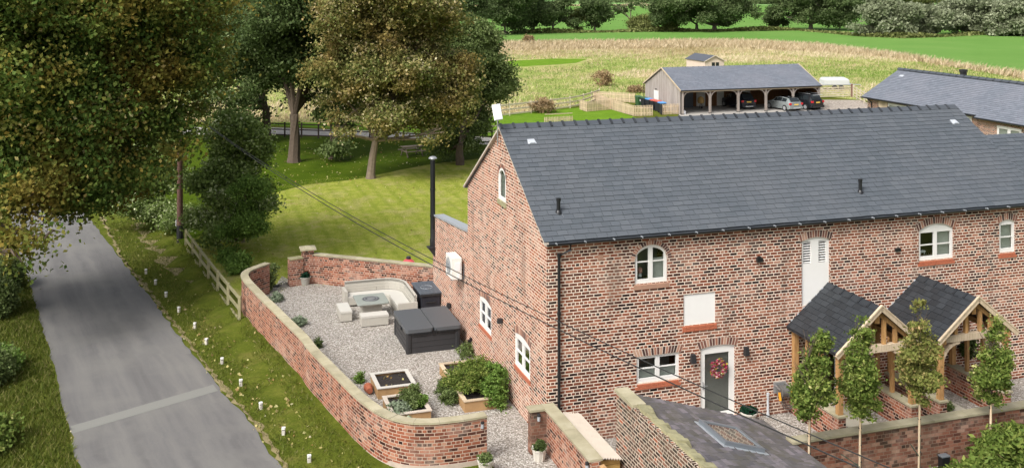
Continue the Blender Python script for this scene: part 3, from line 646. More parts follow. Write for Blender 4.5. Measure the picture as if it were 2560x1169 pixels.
def ridge(mb, M, L, step=.41, hw=.16, up=.04, drop=.11, th=.02):   # M(a, across, height)
    n = int(round(L/step)); step = L/n
    for i in range(n):
        a0 = i*step; a1 = a0+step-.008; r = random.uniform(.55, 1)
        for sg in (-1, 1):
            P_ = [(0, up), (sg*hw, up-drop), (sg*hw, up-drop-th), (0, up-th)]
            for (ya, za), (yb, zb) in zip(P_, P_[1:]+P_[:1]): mb.face([M(a0, ya, za), M(a1, ya, za), M(a1, yb, zb), M(a0, yb, zb)], r=r)
            mb.face([M(a0, y, z) for y, z in P_], r=r); mb.face([M(a1, y, z) for y, z in P_[::-1]], r=r)
            P2 = [(0, up+.028), (sg*(hw+.02), up-drop+.015), (sg*(hw+.02), up-drop-th), (0, up-th)]
            for (ya, za), (yb, zb) in zip(P2, P2[1:]+P2[:1]): mb.face([M(a0-.02, ya, za), M(a0+.05, ya, za), M(a0+.05, yb, zb), M(a0-.02, yb, zb)], r=.12)
            mb.face([M(a0-.02, y, z) for y, z in P2], r=0); mb.face([M(a0+.05, y, z) for y, z in P2], r=0)

# ================================================================ the long brick house
house = thing('brick_house', 'long two storey barn house of old red brick with a dark slate roof', 'house', HC, AZ)
HWID = 8.15; HL = 17.08; EZ = 5.68; PT = .621
MF = lambda a, b, d: (a, d, b)                    # front wall: a along, b up, d inward
MG = lambda a, b, d: (d, a, b)                    # gable wall
o_arch = (2.63, 3.64, 4.22, 5.29, .42, 1); o_w1 = (2.68, 4.02, 1.42, 2.17, 0); o_door = (4.69, 5.81, .1, 2.24, .07)
o_pan = (4.15, 5.17, 2.9, 3.78, 0); o_ld = (8.05, 9.02, 3.08, 5.1, .1); o_w2 = (12.24, 13.55, 4.09, 5.2, .19); o_w3 = (15.33, 15.97, 4.09, 5.13, .1)
o_pd1 = (8.35, 9.35, .05, 2.15, 0); o_pd2 = (11.75, 12.75, .05, 2.15, 0); o_w4 = (13.6, 14.5, 1.2, 2.2, .06)
opsF = [o_arch, o_w1, o_door, o_pan, o_ld, o_w2, o_w3, o_pd1, o_pd2]
mb = MB(); wallface(mb, MF, 0, 26, -.3, 5.72, opsF)
mb.face([(26, 0, -.3), (26, 6, -.3), (26, 6, 5.7), (26, 0, 5.7)]); mb.face([(26, HWID, -.3), (0, HWID, -.3), (0, HWID, 5.74), (26, HWID, 5.74)])
mb.build('front_wall', 'old_brick', house)
gt = lambda a: 5.72+PT*min(a, HWID-a)
g_up = (3.60, 4.58, 5.92, 6.95, .42, 1); g_up = (3.72, 4.5, 5.92, 6.93, .39, 1); g_w1 = (5.28, 6.65, 1.31, 2.32, .1); g_w2 = (1.41, 2.81, 1.3, 2.33, .1)
mb = MB(); wallface(mb, MG, 0, HWID, -.3, gt, [g_up, g_w1, g_w2], extra=(HWID/2,))
mb.build('gable_wall', 'gable_brick', house)
mb = MB(); mb.face([(HL, 0, 5.6), (HL, HWID, 5.6), (HL, HWID/2, 5.6+PT*HWID/2)]); mb.build('far_gable', 'old_brick', house)
# roof
cs = 1/math.sqrt(1+PT*PT); sn = PT*cs
RS = lambda x0, z0, t0: (lambda a, y, h: (x0+a, t0+y*cs-h*sn, z0+y*sn+h*cs))
S = (HWID/2+.16)/cs
mb = MB(); slates(mb, RS(-.15, 5.645, -.16), HL+.27, S, seed=4)
rz_ = 5.64+S*sn
for sg in (0, 1):                                 # deck under the slates on both slopes
    y = lambda q: q if sg == 0 else HWID-q
    A = [(-.07, y(-.15), 5.6), (HL+.07, y(-.15), 5.6), (HL+.07, HWID/2, rz_-.03), (-.07, HWID/2, rz_-.03)]; B = [(p[0], p[1], p[2]-.07) for p in A]; mb.hexa(B, A, r=.3)
roof = mb.build('slate_roof', 'slate', house)
mb = MB(); ridge(mb, lambda a, y, z: (-.08+a, HWID/2+y, rz_+z), HL+.16)
slatemat('slate_ridge', (.006, .007, .009), (.056, .065, .078), (.066, .076, .09), .5)
mb.build('ridge_tiles', 'slate_ridge', house)
mb = MB()
for sg in (0, 1):
    y = lambda q: q if sg == 0 else HWID-q
    mb.hexa([(-.12, y(-.17), 5.54), (.0, y(-.17), 5.54), (.0, HWID/2, rz_-.11), (-.12, HWID/2, rz_-.11)], [(-.12, y(-.17), 5.61), (.0, y(-.17), 5.61), (.0, HWID/2, rz_-.035), (-.12, HWID/2, rz_-.035)])
mb.build('verge', 'pale_timber', house)
def gutter(parent, x0, x1, y, z, r=.06, mat='black_plastic', clips=True, sg=-1):
    mb = MB()
    for k in range(6):
        a0 = math.pi*k/6; a1 = math.pi*(k+1)/6
        p = [(y+math.cos(a0)*r, z-math.sin(a0)*r), (y+math.cos(a1)*r, z-math.sin(a1)*r), (y+math.cos(a1)*r*.85, z-math.sin(a1)*r*.85), (y+math.cos(a0)*r*.85, z-math.sin(a0)*r*.85)]
        mb.face([(x0, *p[0]), (x1, *p[0]), (x1, *p[1]), (x0, *p[1])]); mb.face([(x0, *p[3]), (x1, *p[3]), (x1, *p[2]), (x0, *p[2])])
    for x in (x0, x1): mb.face([(x, y+math.cos(math.pi*k/6)*r, z-math.sin(math.pi*k/6)*r) for k in range(7)])
    g = mb.build('gutter', mat, parent)
    if clips:
        x = x0+.25
        while x < min(x1, 17): MB().box(x, x+.02, y-r-.006, y+r, z-.03, z+.015).build('gutter_clip', 'lead', g); x += .85
    return g
gutter(house, -.06, 26, -.2, 5.6, .065)
gutter(house, -.1, HL, HWID+.2, 5.6, .065, clips=False)
mb = MB(); mb.tube([(.62, -.2, 5.55), (.62, -.2, 5.4), (.33, -.07, 5.22), (.33, -.07, .12)], .04, 10); mb.tube([(.33, -.07, .18), (.33, -.2, .1)], .04, 10)
for z in (5.2, 3.6, 1.9, .6): mb.tube([(.33, -.07, z), (.33, -.07, z+.09)], .055, 10)
mb.build('downpipe', 'black_plastic', house, smooth=True)
# lower wing carrying on to the right
WR = 7.27; WT = (WR-5.6)/PT
mb = MB(); SW = (WT+.16)/cs; slates(mb, RS(HL+.09, 5.6, -.16), 9, SW, seed=8)
for sg in (0, 1):
    y = lambda q: q if sg == 0 else 2*WT-q
    A = [(HL+.08, y(-.15), 5.55), (26, y(-.15), 5.55), (26, WT, WR-.06), (HL+.08, WT, WR-.06)]; B = [(p[0], p[1], p[2]-.07) for p in A]; mb.hexa(B, A, r=.3)
mb.build('wing_roof', 'slate', house)
mb = MB(); ridge(mb, lambda a, y, z: (HL+.16+a, WT+y, WR+z+.0), 8.8); mb.build('ridge_tiles', 'slate_ridge', house)
# openings
def two(x0, x1, z0, z1, fw=.09, mull=.13, bot=.11, top=.08):
    c = (x0+x1)/2; return [(x0+fw, c-mull/2, z0+bot, z1-top), (c+mull/2, x1-fw, z0+bot, z1-top)]
window(house, MF, o_arch, two(*o_arch[:4], top=.07), fw=.08, sill='stone', trans=.55, label='round headed window with stone sill', back='curtain_green', blinds=(1,), blindfrac=(0, .6))
window(house, MF, o_w1, two(*o_w1[:4]), sill='red', trans=.5, label='wide low window beside the glazed door', back='room_wall', blinds=(0, 1), blindfrac=(.0, .42))
wd = window(house, MF, o_w2, two(*o_w2[:4], top=.27), sill='red', trans=.48, blinds=(1,), label='shallow arched window with a blind in its right light')
window(house, MF, o_w3, [(15.42, 15.88, 4.21, 4.96)], sill='red', trans=.48, blinds=(0,), label='narrow arched window at the right')
ld = window(house, MF, o_ld, [(8.13, 8.4, 4.32, 4.98), (8.66, 8.93, 4.32, 4.98)], trans=None, name='loading_door', louvre=True, label='tall white loading door with shuttered panes')
window(house, MF, o_pd1, [(8.45, 9.25, .15, 2.05)], name='door', lintel=False)
window(house, MF, o_pd2, [(11.85, 12.65, .15, 2.05)], name='door', lintel=False)
dr = window(house, MF, o_door, [(4.85, 5.64, .28, 2.0)], name='door', fw=.1, label='cream framed door with one tall pane', back='room_wall', blinds=(0,), blind_mat='door_inside')
mb = MB(); mb.bar((4.78, .02, 1.0), (4.78, .02, 1.22), .03, .02); mb.tube([(4.78, .01, 1.12), (4.78, -.04, 1.12), (4.9, -.04, 1.12)], .012, 6); mb.build('handle', 'steel', dr)
mb = MB(); mb.hexa([(4.6, -.28, .0), (5.9, -.28, .0), (5.9, .06, .0), (4.6, .06, .0)], [(4.6, -.28, .11), (5.9, -.28, .11), (5.9, .06, .13), (4.6, .06, .13)]); mb.build('threshold', 'white_paint', dr)
mb = MB(); mb.hexa([(4.15, .035, 2.9), (5.17, .035, 2.9), (5.17, .025, 2.9), (4.15, .025, 2.9)], [(4.15, .035, 3.78), (5.17, .035, 3.78), (5.17, .025, 3.78), (4.15, .025, 3.78)])
pn = mb.build('blank_panel', 'cream_board', house)
mb = MB()
for i in range(9):
    a = 4.11+i*.122; mb.hexa([(a, 0, 2.73), (a+.114, 0, 2.73), (a+.114, -.035, 2.73), (a, -.035, 2.73)], [(a, .03, 2.8), (a+.114, .03, 2.8), (a+.114, -.035, 2.8), (a, -.035, 2.8)]); mb.hexa([(a+.0, 0, 2.808), (a+.114, 0, 2.808), (a+.114, -.028, 2.808), (a, -.028, 2.808)], [(a, .03, 2.895), (a+.114, .03, 2.895), (a+.114, -.028, 2.87), (a, -.028, 2.87)])
mb.build('sill', 'red_sill', pn)
window(house, MG, g_up, [(3.8, 4.42, 6.02, 6.86)], fw=.07, sill=None, trans=None, label='small round headed attic window', back='curtain_green', d0=.0, blinds=(0,))
mb = MB(); mb.box(-.03, .02, 3.66, 4.56, 5.76, 5.91); mb.build('sill', 'mossy_stone', house)
window(house, MG, g_w1, [(g_w1[0]+.09, 5.9, 1.42, 2.14), (6.03, g_w1[1]-.09, 1.42, 2.14)], sill=None, trans=.5, d0=.01, back='room_wall', label='gable window farther from the corner')
window(house, MG, g_w2, [(g_w2[0]+.09, 2.05, 1.41, 2.14), (2.17, g_w2[1]-.09, 1.41, 2.14)], sill=None, trans=.5, d0=.01, back='room_wall', label='gable window nearer the corner')
for g in (g_w1, g_w2):
    mb = MB()
    for i in range(11):
        a = g[0]-.04+i*.132; mb.box(-.03, .05, a, a+.124, g[2]-.12, g[2]-.005)
    mb.build('sill', 'red_sill', house)
# roof vents, soil pipes
for s_, t_ in ((.7, 3.25), (16.45, 3.2)):
    mb = MB(); M_ = RS(s_, 5.72+PT*t_+.02, t_)
    mb.hexa([M_(-.14, 0, -.01), M_(.14, 0, -.01), M_(.11, .22, -.01), M_(-.11, .22, -.01)], [M_(-.14, 0, .036), M_(.14, 0, .036), M_(.11, .22, .036), M_(-.11, .22, .036)])
    mb.hexa([M_(-.09, -.01, .0), M_(.09, -.01, .0), M_(.07, .2, .0), M_(-.07, .2, .0)], [M_(-.08, -.0, .07), M_(.08, -.0, .07), M_(.06, .2, .03), M_(-.06, .2, .03)])
    mb.build('roof_vent', 'flashing', house)
for s_, t_ in ((.62, .75), (10.62, .7)):
    z_ = 5.72+PT*t_; M_ = RS(s_, z_, t_); mb = MB()
    mb.lathe([(.1, -.05), (.09, .06), (.055, .1), (.055, .36), (.068, .36), (.068, .44), (.0, .45)], (s_, t_, z_), 14); p = mb.build('soil_pipe', 'black_plastic', house, smooth=True)
    mb = MB(); mb.hexa([M_(-.13, -.28, -.0), M_(.15, -.28, .0), M_(.12, .05, .0), M_(-.12, .05, .0)], [M_(-.13, -.28, .024), M_(.15, -.28, .024), M_(.12, .05, .024), M_(-.12, .05, .024)]); mb.build('flashing', 'flashing', p)
# rear wing wall beyond the gable
mb = MB()
mb.hexa([(0, HWID, -.3), (.3, HWID, -.3), (.3, 12.98, -.3), (0, 12.98, -.3)], [(0, HWID, 4.02), (.3, HWID, 4.02), (.3, 12.98, 3.53), (0, 12.98, 3.53)])
mb.hexa([(0, 12.98, -.3), (.3, 12.98, -.3), (.3, 13.34, -.3), (0, 13.34, -.3)], [(0, 12.98, 2.1), (.3, 12.98, 2.1), (.3, 13.34, 1.95), (0, 13.34, 1.95)])
an = mb.build('wing_wall', 'gable_brick', house)
mb = MB(); mb.hexa([(-.04, HWID+.0, 4.02), (.36, HWID, 4.02), (.36, 13.03, 3.53), (-.04, 13.03, 3.53)], [(-.04, HWID, 4.1), (.36, HWID, 4.1), (.36, 13.03, 3.6), (-.04, 13.03, 3.6)])
mb.build('capping', 'lead', an)
# small fittings on the walls
def bits(name, mat, boxes, M, lab=None):
    mb = MB()
    for a0, a1, b0, b1, d in boxes: mb.hexa([M(a0, b0, 0), M(a1, b0, 0), M(a1, b0, -d), M(a0, b0, -d)], [M(a0, b1, 0), M(a1, b1, 0), M(a1, b1, -d), M(a0, b1, -d)])
    return mb.build(name, mat, house)
bits('wall_vent', 'black_plastic', [(6.5, 6.68, 4.54, 4.66, .1), (6.54, 6.62, 4.66, 4.7, .08)], MF)
bits('wall_vent', 'black_plastic', [(11.34, 11.52, 4.46, 4.56, .08)], MF)
bits('outside_tap', 'black_plastic', [(7.55, 7.65, .42, .52, .08), (7.7, 7.82, .3, .4, .1)], MG)
bits('lead_vent', 'stone_sill', [(1.5, 1.66, 5.0, 5.14, .02)], MF)
def lamp(a, b, M, label, h=.24):
    o = thing('wall_lamp', label, 'wall light', W(*M(a, b, 0)), AZ, 'black lamps on the house walls')
    q = lambda x, z, d: (Vector(M(a+x, b+z, -d))-Vector(M(a, b, 0)))
    mb = MB(); mb.hexa([q(-.03, -.06, 0), q(.03, -.06, 0), q(.03, -.06, .05), q(-.03, -.06, .05)], [q(-.03, .06, 0), q(.03, .06, 0), q(.03, .06, .05), q(-.03, .06, .05)]); mb.build('bracket', 'black_matt', o)
    mb = MB(); mb.hexa([q(-.075, -h/2, .05), q(.075, -h/2, .05), q(.075, -h/2, .18), q(-.075, -h/2, .18)], [q(-.055, h/2, .05), q(.055, h/2, .05), q(.055, h/2, .16), q(-.055, h/2, .16)]); mb.build('lamp_shade', 'black_matt', o)
    return o
lamp(4.4, 1.98, MF, 'black box lamp on the brick left of the glazed door'); lamp(6.12, 2.0, MF, 'black box lamp on the brick right of the glazed door')
lamp(4.04, 2.22, MG, 'small black lamp between the two lower gable windows', .14); lamp(10.45, .78, MG, 'black wall lamp behind the hot tub', .2)

# flue, air conditioner, satellite dish
o = housething('stove_flue', 'tall black flue pipe standing up the rear wing wall', 'flue', -.06, 13.14, 0)
mb = MB(); mb.lathe([(.0, 2.3), (.115, 2.3), (.115, 2.62), (.1, 2.66), (.1, 3.5), (.112, 3.5), (.112, 3.56), (.1, 3.56), (.1, 4.55), (.112, 4.55), (.112, 4.61), (.1, 4.61), (.1, 5.72), (.0, 5.74)], n=18); mb.build('pipe', 'black_plastic', o, smooth=True)
mb = MB(); mb.lathe([(.16, 5.78), (.17, 5.8), (.12, 5.86), (0, 5.89)], n=18); mb.lathe([(.08, 5.7), (.08, 5.8)], n=12); mb.build('cowl', 'steel', o, smooth=True)
mb = MB(); mb.hexa([(.1, -.19, 1.88), (.14, -.19, 1.88), (.14, .12, 1.88), (.1, .12, 1.88)], [(-.2, -.19, 2.28), (.14, -.19, 2.28), (.14, .12, 2.28), (-.2, .12, 2.28)]); mb.box(-.22, .14, -.22, .15, 2.28, 2.33)
mb.box(.0, .14, -.04, .04, 3.3, 3.38); mb.box(-.01, .14, -.14, .0, 2.35, 3.0); mb.build('bracket', 'black_matt', o)
o = housething('air_conditioner', 'cream outdoor air conditioning unit bracketed to the rear wing wall', 'air conditioner', -.3, 8.95, 2.3)
mb = MB(); mb.box(-.17, .17, -.46, .44, 0, .74); ca = mb.build('casing', 'ac_white', o, bevel=.012)
mb = MB(); c = (-.176, .06, .37)
for r in (.09, .16, .23, .29): mb.tube([(c[0], c[1]+r*math.cos(2*math.pi*k/24), c[2]+r*math.sin(2*math.pi*k/24)) for k in range(25)], .008, 5, cap=False)
for k in range(8): mb.bar(c, (c[0], c[1]+.3*math.cos(k*.785), c[2]+.3*math.sin(k*.785)), .01, .01)
mb.build('fan_grille', 'grey_metal', o)
mb = MB(); mb.box(-.08, .12, -.475, -.462, .3, .6); mb.box(.0, .1, -.475, -.462, .05, .2); mb.build('service_cover', 'white_plastic', o)
for y in (-.35, .33): mb = MB(); mb.box(-.2, .3, y-.02, y+.02, -.04, 0); mb.box(.26, .3, y-.02, y+.02, 0, .5); mb.build('bracket', 'grey_metal', o)
o = housething('satellite_dish', 'flat white rectangular aerial panel on a pole at the gable top', 'aerial', -.12, 4.2, 7.6)
mb = MB(); mb.tube([(0, 0, .0), (0, 0, 1.02)], .022, 8); mb.bar((0, 0, .15), (.12, 0, .15), .03, .03); mb.bar((0, 0, .5), (.12, -.1, .5), .03, .03); mb.bar((0, -.1, .3), (0, .1, .3), .02, .02); mb.build('pole', 'steel', o)
mb = MB(); a = D(1231, 262, 31.6); bq = D(1250, 259, 31.9); c = D(1257, 297, 31.35); d = D(1238, 300, 31.05)
inv = Matrix.Rotation(-AZ, 4, 'Z'); wp = W(-.12, 4.2, 7.6)
pts = [inv @ (p-wp) for p in (d, c, bq, a)]; nrm = (pts[1]-pts[0]).cross(pts[3]-pts[0]).normalized()*.04
mb.hexa([tuple(p-nrm) for p in pts], [tuple(p) for p in pts]); mb.build('panel', 'white_plastic', o, bevel=.008)

# ================================================================ oak porches
def porch(s0, label, grp, w=1.36, lw=2.35, rz=3.7, ez=2.6):
    o = housething('oak_porch', label, 'porch', s0, 0, 0, grp)
    sl_ = (rz-ez)/w; c_ = 1/math.sqrt(1+sl_*sl_); s_ = sl_*c_; L = lw+.12; S_ = (w+.06)/c_
    for sg in (-1, 1):
        M = (lambda a, y, h, sg=sg: (sg*(w+.06-y*c_+h*s_), -L+a, ez-.05+y*s_+h*c_)) if sg == -1 else (lambda a, y, h: ((w+.06-y*c_+h*s_), -a, ez-.05+y*s_+h*c_))
        mb = MB(); slates(mb, M, L, S_, .19, .3, seed=int(s0*10)+sg)
        e = lambda x, z: [(sg*(w+.05), -L+.02, ez-.08-z), (0, -L+.02, rz-.05-z), (0, 0, rz-.05-z), (sg*(w+.05), 0, ez-.08-z)]
        mb.hexa(e(0, .05), e(0, 0), r=.1); mb.build('slate_roof', 'slate_dark', o)
    mb = MB(); ridge(mb, lambda a, y, z: (y, -L+a, rz+z-.01), L, .4, .13, .04, .11); mb.build('ridge_tiles', 'slate_dark', o)
    fy = -lw+.1; hx = w-.16
    mb = MB()
    for sg in (-1, 1):                            # bargeboards
        mb.bar((sg*(w+.1), -L-.02, ez-.13), (0, -L-.02, rz-.02), .045, .13, up=(0, 0, 1)); mb.bar((sg*(w+.1), -L-.03, ez-.045), (0, -L-.03, rz+.065), .07, .04)
    mb.build('bargeboard', 'pale_oak', o)
    for sg in (-1, 1):
        for y in (fy, -.12):
            mb = MB(); mb.box(sg*hx-.075, sg*hx+.075, y-.075, y+.075, .82, ez-.2); mb.build('post', 'oak', o, bevel=.008)
        mb = MB(); mb.bar((sg*hx, 0, ez-.12), (sg*hx, -L+.05, ez-.12), .14, .16); mb.build('wall_plate', 'oak', o)
        for y in (-.75, -1.4):
            mb = MB(); mb.box(sg*hx-.05, sg*hx+.05, y-.05, y+.05, .82, ez-.2); mb.build('stud', 'oak', o)
        mb = MB(); mb.box(sg*hx-.12, sg*hx+.12, fy-.13, -.0, -.1, .76); dwf = mb.build('dwarf_wall', 'garden_brick', o)
        mb = MB(); mb.box(sg*hx-.16, sg*hx+.16, fy-.17, -.0, .762, .815); mb.build('coping', 'coping', dwf)
        mb = MB()                                 # curved brace
        pts = [(sg*(hx-.06-.5*(1-math.cos(q))), fy, 1.75+.52*math.sin(q)) for q in [k*math.pi/2/7 for k in range(8)]]
        pts = [(sg*(hx-.05-.55*math.sin(q)), fy, ez-.75+.5*(1-math.cos(q))*1.0) for q in [k*math.pi/2/7 for k in range(8)]]
        pts = [(sg*(hx-.04-.6*(1-math.cos(q))), fy, ez-.85+.62*math.sin(q)) for q in [k*math.pi/2/7 for k in range(8)]]
        for a, b in zip(pts, pts[1:]): mb.bar(a, b, .09, .11, up=(0, 1, 0))
        mb.build('brace', 'pale_oak', o)
    mb = MB(); mb.bar((-w+.02, fy, ez-.1), (w-.02, fy, ez-.1), .16, .19); mb.build('tie_beam', 'pale_oak', o, bevel=.01)
    mb = MB()
    for sg in (-1, 1): mb.bar((sg*(w-.1), fy, ez-.02), (0, fy, rz-.17), .12, .14)
    mb.build('rafter', 'oak', o)
    for x in (-.62, -.25, .25, .62):
        mb = MB(); mb.box(x-.05, x+.05, fy-.05, fy+.05, ez, rz-.2-abs(x)*sl_); mb.build('stud', 'oak', o)
    mb = MB(); mb.box(-.07, .07, fy-.06, fy+.06, rz-.5, rz-.1); mb.build('king_post', 'oak', o)
    mb = MB()
    for k in range(6): x = -(w-.1)*(1-k/6.)-.02; mb.bar((x, .0-.015, rz-.0+x*sl_+.03), (x+.16, -.015, rz+x*sl_+.03), .03, .06)
    mb.build('lead_flashing', 'flashing', o)
    return o
porch(8.95, 'oak framed slate porch nearer the glazed door', 'oak porches on the house front'); porch(12.26, 'oak framed slate porch farther right', 'oak porches on the house front', w=1.3, rz=3.64, ez=2.62)

# ================================================================ garden walls
def poly_offset(P_, d):
    out = []
    for i, p in enumerate(P_):
        a = P_[max(i-1, 0)]; b = P_[min(i+1, len(P_)-1)]; t_ = Vector((b.x-a.x, b.y-a.y, 0)).normalized(); out.append(Vector((p.x-t_.y*d, p.y+t_.x*d, 0)))
    return out
def smooth(P_, it=2):
    for _ in range(it):
        Q = [P_[0]]
        for a, b in zip(P_, P_[1:]): Q += [a.lerp(b, .25), a.lerp(b, .75)]
        P_ = Q+[P_[-1]]
    return P_
def brick_wall(name, label, path, z1, z0, th=.23, mat='garden_brick', cw=.3, cth=.055, cat='wall', plinth=False, step=.62, cmat='coping', z0fn=None, group=None):
    path = [Vector((p.x, p.y, 0)) for p in path]; base = path[0].copy(); o = thing(name, label, cat, base, 0, group)
    path = [p-base for p in path]
    A = poly_offset(path, th/2); B = poly_offset(path, -th/2); mb = MB(); d = 0
    zb = [(z0fn(p+base) if z0fn else z0) for p in path]; zt = z1-cth
    for i in range(len(path)-1):
        l = (path[i+1]-path[i]).length; u0, u1 = d, d+l; d += l
        for Q, f in ((A, 1), (B, 0)):
            p, q = Q[i], Q[i+1]; f4 = [(p.x, p.y, zb[i]), (q.x, q.y, zb[i+1]), (q.x, q.y, zt), (p.x, p.y, zt)]; uv = [(u0, zb[i]), (u1, zb[i+1]), (u1, zt), (u0, zt)]
            if f: f4, uv = f4[::-1], uv[::-1]
            mb.face(f4, uv=uv)
    for i in (0, -1):
        p, q = A[i], B[i]; mb.face([(p.x, p.y, zb[i]), (q.x, q.y, zb[i]), (q.x, q.y, zt), (p.x, p.y, zt)], uv=[(0, zb[i]), (th, zb[i]), (th, zt), (0, zt)])
    mb.build('brickwork', mat, o)
    # coping stones
    L = [0]
    for a, b in zip(path, path[1:]): L.append(L[-1]+(b-a).length)
    def at(x):
        x = min(max(x, 0), L[-1])
        for k in range(len(path)-1):
            if x <= L[k+1]+1e-7:
                q = (x-L[k])/(L[k+1]-L[k]); t_ = (path[k+1]-path[k]).normalized(); return path[k].lerp(path[k+1], q), t_
    mb = MB(); n = max(1, int(L[-1]/step)); st = L[-1]/n
    for i in range(n):
        r = random.random(); m_ = 3; dz = random.uniform(-.003, .003)
        for k in range(m_):
            x0 = i*st+st*k/m_+(.004 if k == 0 else 0); x1 = i*st+st*(k+1)/m_-(.004 if k == m_-1 else 0)
            (p, t0), (q, t1) = at(x0), at(x1)
            n0 = Vector((-t0.y, t0.x, 0)); n1 = Vector((-t1.y, t1.x, 0))
            if k > 0: n0 = last
            last = n1
            c = [p+n0*cw/2, p-n0*cw/2, q-n1*cw/2, q+n1*cw/2]
            mb.hexa([(v.x, v.y, z1-cth+.001+dz) for v in c], [(v.x, v.y, z1+dz) for v in c], r)
    mb.build('coping', cmat, o)
    if plinth:
        mb = MB(); A2 = poly_offset(path, -th/2-.02) ; A3 = poly_offset(path, -th/2-.06)
        for i in range(len(path)-1):
            zc = zb[i]+.42; zd = zb[i+1]+.42
            mb.face([(A2[i].x, A2[i].y, zc), (A2[i+1].x, A2[i+1].y, zd), (A3[i+1].x, A3[i+1].y, zb[i+1]), (A3[i].x, A3[i].y, zb[i])][::-1])
            mb.face([(A2[i].x, A2[i].y, zc), (A2[i+1].x, A2[i+1].y, zd), (B[i+1].x, B[i+1].y, zd), (B[i].x, B[i].y, zc)])
        mb.build('footing', 'plinth', o)
    return o
wpath = [WP[0]]+smooth(WP[1:], 2)
# the outer face is on the lane side (right of the walking direction)
brick_wall('curved_garden_wall', 'long curved red brick garden wall with stone coping beside the lane', wpath, WZ, -.6, plinth=True, z0fn=lambda p: zroad(p.y)-.32 if p.x < -3.2 else -.3)
bw = [W(-4.15, 17.72), W(.7, 13.95)]
brick_wall('back_garden_wall', 'straight red brick wall behind the rattan sofa', bw, 1.25, -.2)
stub = [W(-5.22, 17.5), W(-4.66, 17.62)]
brick_wall('gate_stub_wall', 'short brick stub wall at the left of the capped pillar', stub, 1.17, -.2, th=.3, cw=.36, cmat='mossy_stone', step=2)
o = housething('brick_pillar', 'brick gate pillar with a flat pyramid stone cap by the gravel yard', 'pillar', -4.4, 17.8)
mb = MB(); mb.box(-.24, .24, -.24, .24, -.2, 1.42); mb.build('shaft', 'garden_brick', o)
mb = MB(); mb.box(-.33, .33, -.33, .33, 1.42, 1.48); mb.hexa([(-.33, -.33, 1.481), (.33, -.33, 1.481), (.33, .33, 1.481), (-.33, .33, 1.481)], [(-.06, -.06, 1.56), (.06, -.06, 1.56), (.06, .06, 1.56), (-.06, .06, 1.56)]); mb.build('cap', 'coping', o)
fw_ = [W(.0, -.02), W(.0, -3.5)]
brick_wall('corner_garden_wall', 'low brick wall with broad stone coping running out from the house corner', fw_, 1.22, -.2, cw=.36, step=1.6)
o = housething('gate_pier', 'short brick pier with stone coping beside the house corner', 'pillar', -.36, -.18)
mb = MB(); mb.box(-.2, .24, -.13, .13, -.2, 1.16); mb.build('shaft', 'front_wall_brick', o); mb = MB(); mb.box(-.24, .2, -.17, .17, 1.161, 1.222); mb.build('cap', 'coping', o)
brick_wall('front_garden_wall', 'long brick wall with pale coping behind the four young trees', [W(5.0, -4.05), W(14.6, -4.05)], 1.24, -.3, mat='front_wall_brick', cw=.34, step=1.0)
def tubelamp(s, t, z, label):
    o = housething('tube_lamp', label, 'wall light', s, t, z, 'grey downlight tubes on the garden walls')
    mb = MB(); mb.lathe([(0, -.09), (.045, -.09), (.045, .03), (.0, .035)], n=12); mb.build('housing', 'lead', o, smooth=True)
    mb = MB(); mb.lathe([(.05, .03), (.05, .09), (0, .1)], n=12); mb.box(-.02, .02, 0, .07, -.02, .04); mb.build('lamp_cap', 'black_matt', o)
px = G(1206, 1060, 1.0); l_ = (px-HC)
tubelamp(l_.dot(E1)-.02, l_.dot(E2)-.06, 1.02, 'grey tube light near the end of the curved wall'); tubelamp(-.36, -.37, 1.02, 'grey tube light on the short pier by the house corner'); tubelamp(-.17, -3.35, 1.02, 'grey tube light at the near end of the corner wall')

# ================================================================ outbuilding with the rooflight (bottom of the picture)
o = housething('brick_outbuilding', 'old brick outbuilding with a mossy lean-to slate roof', 'outbuilding', 0, 0)
rzf = lambda s: 2.27-.31*(s-1.4)
mb = MB(); mb.box(.88, 1.12, -12, -2.7, -.2, 2.44)
mb.hexa([(1.12, -12, -.2), (5.0, -12, -.2), (5.0, -2.8, -.2), (1.12, -2.8, -.2)], [(1.12, -12, rzf(1.12)-.08), (5.0, -12, rzf(5)-.08), (5.0, -2.8, rzf(5)-.08), (1.12, -2.8, rzf(1.12)-.08)]); mb.build('wall', 'shed_brick', o)
mb = MB(); mb.box(.84, 1.2, -3.75, -2.66, 2.441, 2.51); mb.build('coping', 'coping', o)
rg = random.Random(5); mb = MB(); t_ = -3.76
while t_ > -12:
    l = rg.uniform(.12, .3); z = 2.5+rg.uniform(-.02, .03); w0 = rg.uniform(.93, .97); w1 = rg.uniform(1.22, 1.36)
    mb.hexa([(w0, t_-l, 2.40), (w1, t_-l, 2.3), (w1, t_, 2.3), (w0, t_, 2.40)], [(w0+.02, t_-l, z), (w1-.08, t_-l, z-.05), (w1-.05, t_, z-.06), (w0+.0, t_, z+.01)]); t_ -= l
mb.build('mossy_parapet', 'mossy_stone', o)
cq = 1/math.sqrt(1+.31**2); sq_ = .31*cq
MO = lambda a, y, h: (5.1-y*cq+h*sq_, -2.64-a, rzf(5.1)+y*sq_+h*cq)
skyr = lambda a, y: 1.36 < a < 2.66 and 1.62 < y < 2.73
mb = MB(); slates(mb, MO, 9.3, 4.05/cq, .19, .27, seed=22, th=.032, jit=.2)
mb.build('slate_roof', 'slate_old', o)
mb = MB(); q = lambda a, y, h: MO(a, y, h)
a0, a1, y0, y1 = 1.36, 2.64, 1.66, 2.76
